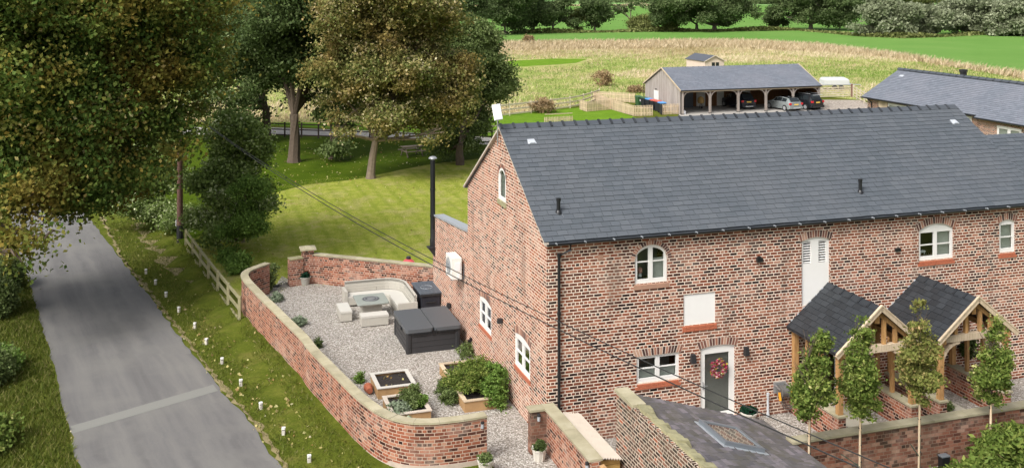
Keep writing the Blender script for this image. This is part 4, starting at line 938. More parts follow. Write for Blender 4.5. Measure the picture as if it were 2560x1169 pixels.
for (p, r_, s1, s2) in ((a0, a0+.09, y0, y1), (a1-.09, a1, y0, y1), (a0+.09, a1-.09, y0, y0+.09), (a0+.09, a1-.09, y1-.09, y1)):
    mb.hexa([q(p, s1, 0), q(r_, s1, 0), q(r_, s2, 0), q(p, s2, 0)], [q(p, s1, .13), q(r_, s1, .13), q(r_, s2, .13), q(p, s2, .13)])
sk = mb.build('rooflight', 'grey_metal', o)
mb = MB(); mb.face([q(a0+.08, y0+.08, .11), q(a1-.08, y0+.08, .11), q(a1-.08, y1-.08, .11), q(a0+.08, y1-.08, .11)]); mb.build('pane', 'glass', sk)
mb = MB(); mb.face([q(a0+.08, y0+.08, .05), q(a1-.08, y0+.08, .05), q(a1-.08, y1-.08, .05), q(a0+.08, y1-.08, .05)]); mb.build('lining', 'rattan', sk)
mb = MB(); mb.hexa([q(a0-.08, y0-.1, .02), q(a1+.08, y0-.1, .02), q(a1+.08, y1+.06, .02), q(a0-.08, y1+.06, .02)], [q(a0-.08, y0-.1, .04), q(a1+.08, y0-.1, .04), q(a1+.08, y1+.06, .04), q(a0-.08, y1+.06, .04)]); mb.build('flashing', 'lead', sk)
# bin store
o = housething('bin_store', 'timber store with a pale corrugated roof between two brick walls', 'store', 0, 0)
mb = MB(); x0, x1, t0, t1 = .16, .8, -3.3, -.45; nn = 9
for i in range(nn*4):
    u0 = i/(nn*4); u1 = (i+1)/(nn*4); f = lambda u: (x0+(x1-x0)*u, 1.13-.12*u+.03*math.sin(u*nn*2*math.pi))
    (xa, za), (xb, zb) = f(u0), f(u1); mb.face([(xa, t0, za), (xb, t0, zb), (xb, t1, zb), (xa, t1, za)], r=.5)
mb.build('corrugated_roof', 'pale_timber', o, smooth=True)
mb = MB()
for i in range(7): mb.box(.2, .76, t0+.1, t0+.14, .08+i*.135, .2+i*.135)
for i in range(7): mb.box(.74, .78, t0+.14, t1-.05, .08+i*.125, .19+i*.125)
mb.build('boarding', 'bin_timber', o)
mb = MB(); mb.box(.14, .24, t0+.02, t0+.12, -.1, 1.06); mb.build('post', 'soft_timber', o)
o = housething('gate_post', 'short timber gate post at the near end of the corner wall', 'post', .1, -3.72)
mb = MB(); mb.box(-.07, .07, -.07, .07, -.1, 1.12); mb.hexa([(-.07, -.07, 1.12), (.07, -.07, 1.12), (.07, .07, 1.12), (-.07, .07, 1.12)], [(-.02, -.02, 1.18), (.02, -.02, 1.18), (.02, .02, 1.18), (-.02, .02, 1.18)]); mb.build('shaft', 'soft_timber', o)

# ================================================================ yard furniture
o = housething('hot_tub', 'dark grey square hot tub with folding cover closed', 'hot tub', -1.22, 9.2, 0)
def rrect(x0, x1, y0, y1, r, n=5):
    P_ = []
    for cx, cy, a in ((x1-r, y0+r, -90), (x1-r, y1-r, 0), (x0+r, y1-r, 90), (x0+r, y0+r, 180)):
        for k in range(n+1): q = R(a+90*k/n); P_.append((cx+r*math.cos(q), cy+r*math.sin(q)))
    return P_
mb = MB(); mb.prism(rrect(-.93, .93, -1.08, 1.08, .12), 0, .72); sh = mb.build('shell', 'tub_side', o)
for x in (-.86, .86):
    for y in (-1.01, 1.01): MB().prism(rrect(x-.1, x+.1, y-.1, y+.1, .07), .01, .71).build('corner_post', 'black_matt', sh)
mb = MB()
for z in (.2, .38, .56): mb.box(-.76, .76, -1.088, -1.078, z, z+.012); mb.box(-.938, -.928, -.9, .9, z, z+.012)
mb.build('panel_groove', 'black_matt', sh)
for (y0, y1) in ((0, 0),):
    for x0, x1 in ((-.98, -.012), (.012, .98)):
        mb = MB(); P_ = rrect(x0, x1, -1.13, 1.13, .1 if True else .05)
        mb.prism(P_, .72, .84); mb.build('cover', 'tub_cover', o, bevel=.02)
mb = MB(); mb.prism(rrect(-.965, .965, -1.115, 1.115, .1), .64, .74); mb.build('cover_skirt', 'black_plastic', o)
mb = MB(); mb.bar((-.08, -1.14, .8), (-.08, -1.16, .6), .05, .012); mb.bar((.06, -1.14, .8), (.1, -1.16, .62), .05, .012); mb.bar((.2, -1.15, .7), (.7, -1.15, .68), .02, .04); mb.bar((-.75, -1.15, .7), (-.25, -1.15, .68), .02, .04); mb.box(-1.0, -.97, -.3, -.1, .6, .7); mb.build('strap', 'black_plastic', o)
o = housething('storage_box', 'black slatted garden storage box behind the hot tub', 'storage box', -.42, 12.7)
mb = MB(); mb.prism(rrect(-.38, .38, -.74, .74, .03), 0, .82); mb.build('body', 'bin_black', o)
for i in range(6):
    mb = MB(); x = -.43+i*.145; mb.box(x, x+.135, -.8, .8, .83, .87); mb.build('lid_slat', 'grey_deck', o) 
mb = MB(); mb.tube([(.0+.23*math.cos(k*math.pi/12), .23*math.sin(k*math.pi/12), .872) for k in range(25)], .008, 5, cap=False); mb.build('lid_ring', 'lead', o)
mb = MB(); mb.box(-.42, .42, -.79, -.75, .75, .83); mb.box(-.2, .2, -.8, -.76, .5, .53); mb.build('front_rail', 'black_matt', o)
# rattan corner sofa
o = housething('corner_sofa', 'pale grey rattan corner sofa curving round a low table', 'sofa', 0, 0)
outer = [(-3.32, 14.55), (-2.05, 14.55)]; arc = [(-1.85+.85*math.sin(q), 13.7+.85*math.cos(q)) for q in [k*math.pi/2/8 for k in range(9)]]
outer = [(-3.32, 14.55), (-2.6, 14.55)]+arc+[(-1.0, 11.9)]
def offs(P_, d):
    V_ = [Vector((x, y, 0)) for x, y in P_]; Q = poly_offset(V_, d); return [(v.x, v.y) for v in Q]
i1 = offs(outer, -.13); i2 = offs(outer, -.68)
def ribbon(mb, A, B, z0, z1, z0b=None):
    for k in range(len(A)-1):
        mb.hexa([(*A[k], z0), (*A[k+1], z0), (*B[k+1], z0), (*B[k], z0)], [(*A[k], z1), (*A[k+1], z1), (*B[k+1], z1 if z0b is None else z0b), (*B[k], z1 if z0b is None else z0b)], r=.5)
mb = MB(); i0 = offs(outer, -.02); 
for k in range(7):
    d0, d1 = -.0-(.85-.14-k*.1)*0.0, 0
    ribbon(mb, offs(outer, .03*(k/6)), offs(outer, -.1+.03*(k/6)), .1+k*.108, .19+k*.108)
mb.build('backrest', 'rattan', o); mb = MB(); ribbon(mb, offs(outer, -.02), offs(outer, -.07), .1, .83); mb.build('backrest_frame', 'stone_pot', o)
mb = MB(); ribbon(mb, i1, i2, .08, .33); mb.build('base', 'rattan', o, merge=False)
for a, b in ((0, 3), (3, 7), (7, len(i1)-1)):
    mb = MB(); A_ = [(x, y) for x, y in i1[a:b+1]]; B_ = i2[a:b+1]; ribbon(mb, A_, B_, .335, .42); mb.build('seat_cushion', 'rattan_top', o)
mb = MB(); mb.prism([(-3.42, 13.85), (-3.3, 13.85), (-3.3, 14.6), (-3.42, 14.6)], .08, .62); mb.build('armrest', 'rattan', o, bevel=.02)
mb = MB(); mb.prism([(-1.72, 11.78), (-.97, 11.78), (-.97, 11.9), (-1.72, 11.9)], .08, .6); mb.build('armrest', 'rattan', o, bevel=.02)
mb = MB(); mb.bar((-2.06, 14.47, .45), (-2.06, 14.56, .9), .02, .03); mb.build('joint', 'black_matt', o)
o = housething('fire_pit_table', 'low rectangular pale table with a round burner inset beside the sofa', 'table', -2.63, 12.52)
mb = MB(); mb.prism(rrect(-.6, .6, -.64, .64, .08), .64, .68); mb.build('tabletop', 'table_glass', o, bevel=.006)
mb = MB(); mb.box(-.36, .36, -.4, .4, 0, .6); mb.build('pedestal', 'rattan', o)
mb = MB(); mb.prism(rrect(-.52, .52, -.56, .56, .06), .58, .639); mb.build('apron', 'rattan', o)
mb = MB(); mb.lathe([(.26, .682), (.26, .69), (.22, .692), (.22, .684)], n=28); mb.lathe([(.0, .69), (.15, .69), (.15, .684)], n=24); mb.build('burner', 'steel', o)
mb = MB(); mb.lathe([(.15, .683), (.22, .683)], n=24); mb.lathe([(.26, .683), (.33, .683)], n=24); mb.build('burner_ring', 'tub_cover', o)
def stool(s, t, lx, ly, label):
    o = housething('rattan_stool', label, 'stool', s, t, 0, 'rattan stools by the fire pit table')
    mb = MB(); mb.box(-lx/2, lx/2, -ly/2, ly/2, .04, .33); mb.build('base', 'rattan', o, bevel=.012)
    mb = MB(); mb.box(-lx/2-.01, lx/2+.01, -ly/2-.01, ly/2+.01, .335, .41); mb.build('cushion', 'rattan_top', o, bevel=.02)
    mb = MB()
    for x in (-lx/2+.05, lx/2-.05):
        for y in (-ly/2+.05, ly/2-.05): mb.box(x-.025, x+.025, y-.025, y+.025, 0, .04)
    mb.build('foot', 'black_matt', o)
stool(-3.62, 12.68, .42, 1.1, 'rattan stool set end on at the left of the table'); stool(-2.68, 11.55, 1.0, .46, 'rattan stool set broadside in front of the table')
# raised planters
def planter(s0, s1, t0, t1, label, rim, h=.35, grp='timber raised beds in the yard'):
    o = housething('raised_bed', label, 'planter', (s0+s1)/2, (t0+t1)/2, 0, grp); x = (s1-s0)/2; y = (t1-t0)/2; f = .035
    mb = MB(); mb.box(-x+.03, x-.03, -y+.03, -y+.07, 0, h-.03); mb.box(-x+.03, x-.03, y-.07, y-.03, 0, h-.03); mb.box(-x+.03, -x+.07, -y+.07, y-.07, 0, h-.03); mb.box(x-.07, x-.03, -y+.07, y-.07, 0, h-.03); mb.build('frame', 'soft_timber', o)
    mb = MB(); w = .13; mb.box(-x, x, -y, -y+w, h-.028, h); mb.box(-x, x, y-w, y, h-.028, h); mb.box(-x, -x+w, -y+w, y-w, h-.028, h); mb.box(x-w, x, -y+w, y-w, h-.028, h); mb.build('rim', rim, o, bevel=.004)
    mb = MB(); n = 10
    hh = [[h-.1+random.uniform(-.015, .02) for _ in range(n+1)] for _ in range(n+1)]
    for i in range(n):
        for j in range(n):
            g = lambda a, b: (-x+.07+(2*x-.14)*a/n, -y+.07+(2*y-.14)*b/n, hh[a][b])
            mb.face([g(i, j), g(i+1, j), g(i+1, j+1), g(i, j+1)])
    mb.build('soil', 'soil', o); return o
planter(-3.83, -2.6, 4.6, 5.95, 'raised bed of bare dark soil with a pale rim', 'rattan_top'); planter(-3.8, -2.6, 2.55, 4.02, 'raised bed half filled with silver and green herbs', 'pale_timber')
planter(-1.55, -.35, 4.75, 6.1, 'raised bed of bare soil beside the gable wall', 'pale_oak'); planter(-1.57, -.45, 2.85, 4.3, 'raised bed hidden under tall bushy plants by the gable wall', 'pale_oak')
def plant(name, label, cat, base, blobs, n, per, cs, ls, mat, seed, group=None, stems=0, stemmat='bark', elong=1.5, low=-1.0):
    o = thing(name, label, cat, base, 0, group); P_, tn = cloud(blobs, n, per, cs, seed, .4, low); k = P_[:, 2] > .01
    cards('foliage', P_[k], ls, mat, o, seed, r=tn[k], elong=elong)
    if stems:
        rg = random.Random(seed); mb = MB()
        for i in range(stems):
            b = rg.choice(blobs); c = Vector(b[0]); a = Vector((c.x*.4+rg.uniform(-.1, .1), c.y*.4+rg.uniform(-.1, .1), 0)); e = c+Vector((rg.uniform(-1, 1)*b[1][0], rg.uniform(-1, 1)*b[1][1], b[1][2]*rg.uniform(.1, .8)))*.6
            mb.tube([a, a.lerp(e, .5)+Vector((0, 0, .05)), e], [.012, .009, .004], 4)
        mb.build('stem', stemmat, o)
    return o
def Wz(s, t, z): v = W(s, t, z); return (v.x, v.y, v.z)
plant('bushy_plant', 'tall sprawling tomato like plant over the gable side bed', 'plant', Wz(-1.15, 3.7, .25), [((0, 0, .5), (.48, .52, .42)), ((-.42, .25, .28), (.4, .36, .3)), ((.2, .6, .5), (.4, .36, .34)), ((-.1, .85, .25), (.3, .3, .3))], 260, 60, .15, .04, 'leaf_pear', 31, stems=14)
plant('bushy_plant', 'fresh green bushy plant at the right of the gable side bed', 'plant', Wz(-.55, 3.1, .0), [((0, 0, .55), (.36, .42, .5)), ((.1, -.1, .25), (.3, .3, .3)), ((.0, .5, .7), (.3, .3, .4))], 170, 50, .13, .045, 'leaf_bright', 32, stems=8)
plant('bushy_plant', 'low dark plant spilling left of the gable side bed', 'plant', Wz(-1.75, 4.2, .0), [((0, 0, .25), (.32, .42, .28)), ((.1, -.5, .2), (.25, .3, .2))], 110, 50, .12, .038, 'leaf_mid', 33)
plant('herb_plant', 'feathery green herb in the half filled bed', 'plant', Wz(-3.0, 3.5, .27), [((0, 0, .2), (.3, .35, .28)), ((.1, -.3, .15), (.22, .25, .2))], 90, 40, .12, .04, 'leaf_mid', 34)
plant('herb_plant', 'silver leaved plant in the half filled bed', 'plant', Wz(-3.5, 3.0, .22), [((0, 0, .1), (.3, .5, .16)), ((.1, -.35, .0), (.25, .25, .15))], 70, 36, .12, .045, 'leaf_grey', 35)
plant('herb_plant', 'yellow green herb at the right of the half filled bed', 'plant', Wz(-2.78, 3.2, .27), [((0, 0, .12), (.18, .25, .18))], 40, 30, .1, .045, 'leaf_bright', 36)
p = G(663, 722, 0); plant('shrub', 'small grey green shrub inside the far end of the curved wall', 'shrub', (p.x+.2, p.y-.2, 0), [((0, 0, .4), (.3, .3, .45)), ((.1, .2, .8), (.2, .2, .25))], 70, 34, .14, .05, 'leaf_mid', 37, stems=5)
for i, (u, v, m_, lb) in enumerate(((690, 752, 'leaf_grey', 'low silvery plant on the gravel near the far end of the curved wall'), (748, 812, 'leaf_grey', 'low silvery plant on the gravel midway along the curved wall'), (795, 868, 'leaf_dark', 'small dark tuft on the gravel against the curved wall'), (900, 955, 'leaf_bright', 'tiny green tuft on the gravel left of the bare soil bed'))):
    p = G(u, v, 0); q_ = .32 if i < 2 else .15; plant('ground_plant', lb, 'plant', tuple(p), [((0, 0, .12), (q_*.8, q_, .2))], int(60*q_/.3), 30, .1, .04, m_, 40+i, 'small plants along the curved wall')
p = Wz(-.5, 5.2, 0); plant('shrub', 'small flowering plant behind the beds against the gable', 'plant', Wz(-.3, 7.4, 0), [((0, 0, .2), (.25, .5, .25))], 50, 26, .12, .04, 'leaf_mid', 46)
# leaves lying in the bare bed, plastic pots, terracotta pot
o = housething('terracotta_pot', 'terracotta pot lying beside the bare soil bed', 'pot', -3.98, 5.3, .14)
mb = MB(); A_ = [(0, .1), (.13, .1), (.145, .02), (.14, -.03), (.12, -.04), (.09, -.27), (0, -.27)]
rings = [[(r_*math.cos(k*math.pi/8), z, r_*math.sin(k*math.pi/8)) for k in range(16)] for r_, z in A_]
for a, b in zip(rings, rings[1:]):
    for k in range(16): j = (k+1) % 16; mb.face([a[k], a[j], b[j], b[k]], r=.5)
mb.build('pot', 'terracotta', o, smooth=True)
def potted(label, loc, r, h, mat, leaf, seed, blob, handles=False, lsz=.035, n=50, grp=None):
    o = thing('plant_pot', label, 'plant pot', loc, AZ, grp)
    mb = MB(); mb.lathe([(0, 0), (r*.68, 0), (r*.95, h*.86), (r*1.06, h*.87), (r*1.08, h), (r*.93, h), (r*.9, h*.85), (0, h*.85)], n=20)
    for k in range(10 if handles else 0):
        a = k*.628; mb.tube([(r*.69*math.cos(a), r*.69*math.sin(a), .01), (r*.93*math.cos(a), r*.93*math.sin(a), h*.84)], .015, 5)
    pt = mb.build('pot', mat, o, smooth=True)
    if handles:
        mb = MB()
        for sg in (-1, 1): mb.tube([(sg*r*.98, -.07+.14*k/6, h*.8+.12*math.sin(k*math.pi/6)+.04) for k in range(7)], .012, 6)
        mb.build('handle', mat, pt, smooth=True)
    mb = MB(); mb.lathe([(0, h*.87), (r*.9, h*.87)], n=16); mb.build('soil', 'soil', o)
    P_, tn = cloud([((0, 0, h+blob[1]*.3), (blob[0], blob[0], blob[1]))], n, 36, .06, seed, .4, -.5); cards('foliage', P_, lsz, leaf, o, seed, r=tn, elong=1.6); return o
G1 = 'pots standing about the house'
potted('round grey pot with a clipped dark green ball at the capped pillar', G(763, 711, 0), .23, .34, 'stone_pot', 'leaf_yew', 51, (.2, .16), grp=G1)
potted('pale pot with a clipped dark green ball beside the glazed door', Wz(6.12, -.24, 0), .24, .3, 'white_pot', 'leaf_yew', 52, (.22, .12), grp=G1)
p = G(1206, 1181, 0); potted('whitewashed tub of green herbs at the end of the curved wall', (p.x+.08, p.y, 0), .2, .34, 'white_pot', 'leaf_mid', 53, (.18, .13), True, grp=G1)
p = G(1348, 1150, 0); potted('whitewashed tub of rosemary at the foot of the short brick pier', p, .19, .33, 'white_pot', 'leaf_dark', 54, (.17, .13), True, grp=G1)
p = G(2234, 1049, 0); o = potted('dark oval bucket behind the front wall between the porches', G(2232, 1040, 0), .28, .35, 'bin_black', 'leaf_dark', 55, (.1, .05), grp=G1)
p = G(2363, 1028, 0); plant('clipped_shrub', 'small clipped green shrub behind the front wall', 'shrub', tuple(p), [((0, 0, .15), (.22, .22, .18))], 50, 30, .08, .035, 'leaf_mid', 56)
plant('wall_creeper', 'dark green bushy plant inside the farther porch', 'plant', Wz(13.9, -.25, 1.0), [((0, 0, .3), (.25, .2, .35))], 60, 34, .1, .05, 'leaf_dark', 57)
# wreath, hose reel, pipe
wz = 1.58; o = housething('door_wreath', 'wreath of pink, white and yellow flowers hung on the glazed door', 'wreath', 5.25, -.03, wz)
rg = np.random.default_rng(3); th = rg.random(420)*6.283; rr = .2+rg.normal(size=420)*.045
P_ = np.stack([rr*np.cos(th), -.03+rg.normal(size=420)*.02, rr*np.sin(th)], 1); cards('flowers', P_, .06, 'petals', o, 5, elong=1.0)
mb = MB(); mb.tube([(.2*math.cos(k*math.pi/12), 0, .2*math.sin(k*math.pi/12)) for k in range(25)], .02, 6, cap=False); mb.build('ring', 'leaf_dark', o)
o = housething('hose_reel', 'grey wall hose reel with yellow handles and looped hose', 'hose reel', 7.28, -.12, .75)
mb = MB(); mb.box(-.2, .2, .06, .12, -.1, .2); mb.bar((-.19, .08, .15), (-.19, -.22, .1), .03, .03); mb.bar((.19, .08, .15), (.19, -.22, .1), .03, .03); mb.build('bracket', 'steel', o)
mb = MB(); 
for x in (-.13, .1): mb.tube([(x, -.1, 0), (x+.02, -.1, 0)], .19, 20)
for q in (.1, .13, .16): mb.tube([(-.1, -.1, 0), (.09, -.1, 0)], q, 18)
mb.build('drum', 'hose_grey', o)
MB().bar((-.2, -.2, .02), (-.2, -.26, -.2), .05, .05).build('handle', 'yellow_plastic', o)
MB().bar((.16, -.22, .1), (.2, -.26, -.14), .05, .05).bar((.195, -.26, -.12), (.3, -.26, -.2), .05, .04).build('handle', 'yellow_plastic', o)
mb = MB()
for rr_ in (.2, .26, .31): mb.tube([(.22+rr_*.8*math.cos(k*math.pi/12), -.03-.05*rr_*10*.02, -.28+rr_*1.0*math.sin(k*math.pi/12)) for k in range(25)], .013, 6, cap=False)
mb.build('hose', 'hose_grey', o, smooth=True)
o = housething('flower_ornament', 'pink flower ornament on the sill inside the round headed front window', 'ornament', 2.92, .3, 4.32)
mb = MB(); mb.lathe([(0, .0), (.06, .02), (.05, .1), (.03, .12)], n=10); mb.build('vase', 'white_plastic', o, smooth=True)
rg = np.random.default_rng(8); q_ = rg.normal(size=(60, 3)); q_ = q_/np.linalg.norm(q_, axis=1)[:, None]*.085+np.array([0, 0, .2]); cards('flowers', q_, .06, 'pink_petal', o, 8, elong=1)
o = housething('animal_ornament', 'small white animal shaped ornament on the sill inside the blind window', 'ornament', 12.55, .22, 4.21)
mb = MB(); mb.tube([(-.1, 0, .08), (0, 0, .1), (.1, 0, .09)], [.035, .045, .035], 8); mb.tube([(-.1, 0, .09), (-.17, 0, .17), (-.2, 0, .15)], [.03, .025, .015], 8)
for x in (-.08, .08): mb.tube([(x, 0, .08), (x, 0, 0)], .015, 5)
mb.build('figure', 'white_plastic', o, smooth=True)
o = housething('vent_pipe', 'short pale grey pipe rising from the gravel at the wall', 'pipe', 6.84, -.1, 0)
mb = MB(); mb.lathe([(.05, -.05), (.05, .1), (.035, .13), (.035, .62), (.048, .63), (.048, .7), (0, .71)], n=12); mb.build('pipe', 'pipe_grey', o, smooth=True)
o = thing('kamado_grill', 'red egg shaped grill with a black top behind the garden wall', 'barbecue', Vector((-4.32, 42.8, 0)))
mb = MB(); mb.lathe([(.12, .35), (.28, .5), (.34, .75), (.33, .85), (.31, .9), (.3, 1.0), (.22, 1.15), (.1, 1.22)], n=22); mb.build('bowl', 'red_metal', o, smooth=True)
mb = MB(); mb.lathe([(.1, 1.215), (.1, 1.3), (.07, 1.33), (0, 1.33)], n=14); mb.build('chimney_cap', 'black_matt', o)
mb = MB(); mb.tube([(.34*math.cos(k*math.pi/12), .34*math.sin(k*math.pi/12), .87) for k in range(25)], .015, 5, cap=False)
for k in range(4): a = k*1.57+.7; mb.bar((.2*math.cos(a), .2*math.sin(a), .45), (.36*math.cos(a), .36*math.sin(a), 0), .03, .03)
mb.build('stand', 'black_matt', o)
o = thing('wire_gadget', 'small black wire object lying on the gravel at the wall opening', 'garden tool', G(692, 716, 0))
mb = MB(); mb.box(-.22, .1, -.12, .1, 0, .05); mb.tube([(.1, 0, .03), (.35, .1, .12), (.55, 0, .02)], .012, 5); mb.tube([(.0, .1, .03), (.25, .3, .15), (.5, .2, .02)], .012, 5); mb.build('frame', 'black_matt', o)

# ================================================================ verge: bollards, telegraph pole, cables, fences
first = None
places = [(365, 684), (389, 711), (415, 742), (447, 780), (487, 820), (516, 860), (555, 909), (602, 964), (652, 1022), (709, 1086), (773, 1156)]
ordn = ['farthest', 'second farthest', 'third farthest', 'fourth from the far end', 'fifth from the far end', 'middle one', 'fifth from the near end', 'fourth from the near end', 'third nearest', 'second nearest', 'nearest']
for i, (u, v) in enumerate(places):
    if first is None:
        o = first = thing('verge_marker', '', 'marker post', GR(u, v), .3)
        mb = MB(); mb.prism(rrect(-.048, .048, -.048, .048, .02), -.05, .14); mb.build('post', 'white_pot', o)
        mb = MB(); mb.prism(rrect(-.04, .04, -.04, .04, .02), .14, .165); mb.build('band', 'black_matt', o)
        mb = MB(); mb.prism(rrect(-.052, .052, -.052, .052, .02), .165, .215); mb.build('cap', 'white_paint', o, bevel=.01)
    else: o = copy_tree(first); o.location = GR(u, v); o.rotation_euler.z = random.uniform(0, 1.5)
    o['label'] = 'short white marker post on the grass verge, %s of the row' % ordn[i]; o['group'] = 'white marker posts along the verge'
PB = GR(450, 612); o = thing('telegraph_pole', 'brown wooden telegraph pole rising from the verge hedge', 'pole', PB)
mb = MB(); mb.tube([(0, 0, -.5), (0, 0, 2), (0, 0, 4.5), (.02, 0, 7.3)], [.16, .15, .135, .11], 12); mb.build('shaft', 'pole_wood', o, smooth=True)
mb = MB(); mb.tube([(0, 0, -.2), (0, 0, 1.0)], [.17, .165], 12); mb.build('dark_foot', 'black_matt', o)
mb = MB(); mb.box(-.2, -.16, -.09, .03, .95, 1.25); mb.build('notice', 'white_plastic', o)
mb = MB(); mb.bar((-.3, -.05, 7.0), (.35, -.05, 7.0), .06, .06); mb.lathe([(0, 7.0), (.04, 7.0), (.04, 7.12), (0, 7.14)], (.28, -.05, 0), 8); mb.build('bracket', 'grey_metal', o)
top = PB+Vector((.1, -.1, 7.0))
for k, (u, v, q, lb) in enumerate(((2150, 1169, 17, 'lower of the two black cables sagging across the yard and house'), (2225, 1169, 17.2, 'upper of the two black cables sagging across the yard and house'))):
    e = D(u, v, q); e2 = top+(e-top)*1.15; mb = MB(); pts = []
    for i in range(61):
        a = i/60*1.15; p = top+(e-top)*a+Vector((0, 0, -4*.8*a*(1-a)+(.0 if k == 0 else .0))); pts.append(p-top)
    mb.tube(pts, .014 if k == 0 else .012, 5); c = mb.build('overhead_cable', 'cable', None, smooth=True); c.location = top; tag(c, lb, 'cable', 'overhead cables')
def rail_fence(name, label, pts, zf, h, nr, mat, step=2.4, pw=.11, rh=.09, rt=.04, pmat=None, posttop=.12, group=None, cat='fence'):
    pts = [Vector((p.x, p.y, 0)) for p in pts]; b = pts[0].copy(); o = thing(name, label, cat, b, 0, group)
    L = [0]
    for p, q in zip(pts, pts[1:]): L.append(L[-1]+(q-p).length)
    def at(x):
        for k in range(len(pts)-1):
            if x <= L[k+1]+1e-6: return pts[k].lerp(pts[k+1], (x-L[k])/(L[k+1]-L[k]))
        return pts[-1]
    n = max(1, int(round(L[-1]/step))); P_ = [at(L[-1]*i/n) for i in range(n+1)]
    for p in P_:
        z = zf(p.y); q = p-b; mb = MB(); mb.box(q.x-pw/2, q.x+pw/2, q.y-pw/2, q.y+pw/2, z-.1, z+h+posttop); mb.build('post', pmat or mat, o)
    for r in range(nr):
        zz = h*(1-r*(.78/(max(nr, 2)-1)))-rh/2; mb = MB()
        for p, q in zip(P_, P_[1:]):
            a = p-b; c = q-b; mb.bar((a.x, a.y, zf(p.y)+zz+random.uniform(-.01, .01)), (c.x, c.y, zf(q.y)+zz+random.uniform(-.01, .01)), rt, rh)
        mb.build('rail', mat, o)
    return o
rail_fence('post_and_rail_fence', 'three rail timber fence running from the curved wall up the verge', [Vector((-10.4, 39.15, 0)), Vector((-13.1, 44.4, 0)), Vector((-15.9, 50.0, 0))], zroad, 1.05, 3, 'lichen_wood', step=1.9, rh=.11, rt=.06, posttop=.03)
z0_ = lambda y: 0.0
rail_fence('paddock_fence', 'pale three rail fence along the meadow edge', [G(u, v) for u, v in ((1040, 318), (1210, 297), (1330, 283), (1448, 268), (1498, 250))], z0_, 1.15, 3, 'far_rail', 3.0, rh=.13, rt=.08)
rail_fence('lane_fence', 'dark rail fence along the driveway under the trees', [G(u, v) for u, v in ((560, 335), (700, 343), (800, 346), (930, 350), (1050, 355), (1230, 362))], z0_, 1.15, 3, 'dark_rail', 1.45)
rail_fence('wire_fence', 'short pale rail fence on the bright lawn behind the gable', [G(u, v) for u, v in ((1208, 334), (1244, 330))], z0_, .6, 2, 'far_rail', 1.5)
rail_fence('paddock_fence', 'pale rail fence from the field gate to the right hand barn', [Vector((38.6, 116.0, 0)), Vector((37.6, 109.0, 0)), Vector((36.6, 101.5, 0))], z0_, 1.25, 4, 'far_rail', 2.2)
def field_gate(a, b, h=1.15):
    o = thing('field_gate', 'wide pale timber field gate beside the carport', 'gate', a); d = b-a; mb = MB()
    for k in range(5): z = .2+k*(h-.2)/4; mb.bar((0, 0, z), (d.x, d.y, z), .05, .12)
    mb.build('bar', 'far_rail', o); mb = MB(); q = d*.5
    mb.bar((0, -.03, .2), (q.x, q.y-.03, h), .04, .07); mb.bar((q.x, q.y-.03, h), (d.x, d.y-.03, .2), .04, .07); mb.bar((q.x*.5, -.03, h), (q.x*1.5, -.03, .2), .04, .07); mb.build('brace', 'far_rail', o)
    mb = MB(); mb.box(d.x, d.x+.2, d.y-.1, d.y+.1, 0, 1.5); mb.build('post', 'pole_wood', o)
field_gate(Vector((33.2, 114.6, 0)), Vector((38.4, 116.2, 0)))
def pickets(label, pts, h=1.05, sp=.15, w=.085, grp='picket fences by the bins'):
    b = pts[0].copy(); o = thing('picket_fence', label, 'fence', b, 0, grp); mb = MB(); rl = MB()
    for a, c in zip(pts, pts[1:]):
        d = c-a; L = d.length; u = d/L; n = int(L/sp)
        for i in range(n+1):
            p = a-b+u*(i*L/n); mb.bar((p.x-u.x*.0, p.y, .03), (p.x, p.y, h+random.uniform(-.015, .015)), w, .02, up=(u.y, -u.x, 0))
        for z in (.3, .8): rl.bar(tuple(a-b+Vector((0, .04, z))), tuple(c-b+Vector((0, .04, z))), .04, .08)
    mb.build('pickets', 'picket', o); rl.build('rail', 'picket', o); return o
V3 = lambda x, y: Vector((x, y, 0))
pickets('picket fence run jutting left from the rail fence corner', [V3(6.9, 104.4), V3(7.5, 102.6), V3(10.0, 104.3)])
pickets('picket fence stretching from the field corner down to the gate gap', [V3(8.9, 112.5), V3(9.6, 108), V3(10.2, 104.2), V3(11.8, 99.1), V3(13.6, 99.4)])
pickets('picket fence run at the back behind the bins', [V3(9.2, 112.8), V3(13.2, 110.4)])
pickets('picket fence panel between the bins and the carport', [V3(14.75, 100.2), V3(16.4, 100.7)])
pickets('low picket planter showing above the main ridge', [V3(3.0, 94.2), V3(4.2, 94.6), V3(5.6, 95.2)], .55)
o = thing('gate_leaf', 'dark open gate leaf at the gap in the picket fence', 'gate', V3(14.6, 100.1)); mb = MB(); mb.box(-.05, .05, 0, 1.0, .05, 1.0); mb.build('board', 'black_matt', o)
# ================================================================ wheelie bins
def bin_(x, y, body, lid, label):
    o = thing('wheelie_bin', label, 'bin', (x, y, 0), AZ+.1, 'wheelie bins by the carport gable')
    mb = MB(); mb.hexa([(-.22, -.26, .06), (.22, -.26, .06), (.22, .26, .06), (-.22, .26, .06)], [(-.29, -.36, .96), (.29, -.36, .96), (.29, .36, .96), (-.29, .36, .96)]); mb.build('body', body, o)
    mb = MB(); mb.hexa([(-.31, -.4, .97), (.31, -.4, .97), (.31, .4, .97), (-.31, .4, .97)], [(-.28, -.34, 1.05), (.28, -.34, 1.05), (.28, .36, 1.09), (-.28, .36, 1.09)]); mb.build('lid', lid, o)
    mb = MB(); mb.tube([(-.26, .3, .1), (.26, .3, .1)], .1, 10); mb.build('wheels', 'rubber', o)
    mb = MB(); mb.box(-.1, .1, -.345, -.335, .55, .75); mb.build('sticker', 'white_plastic', o)
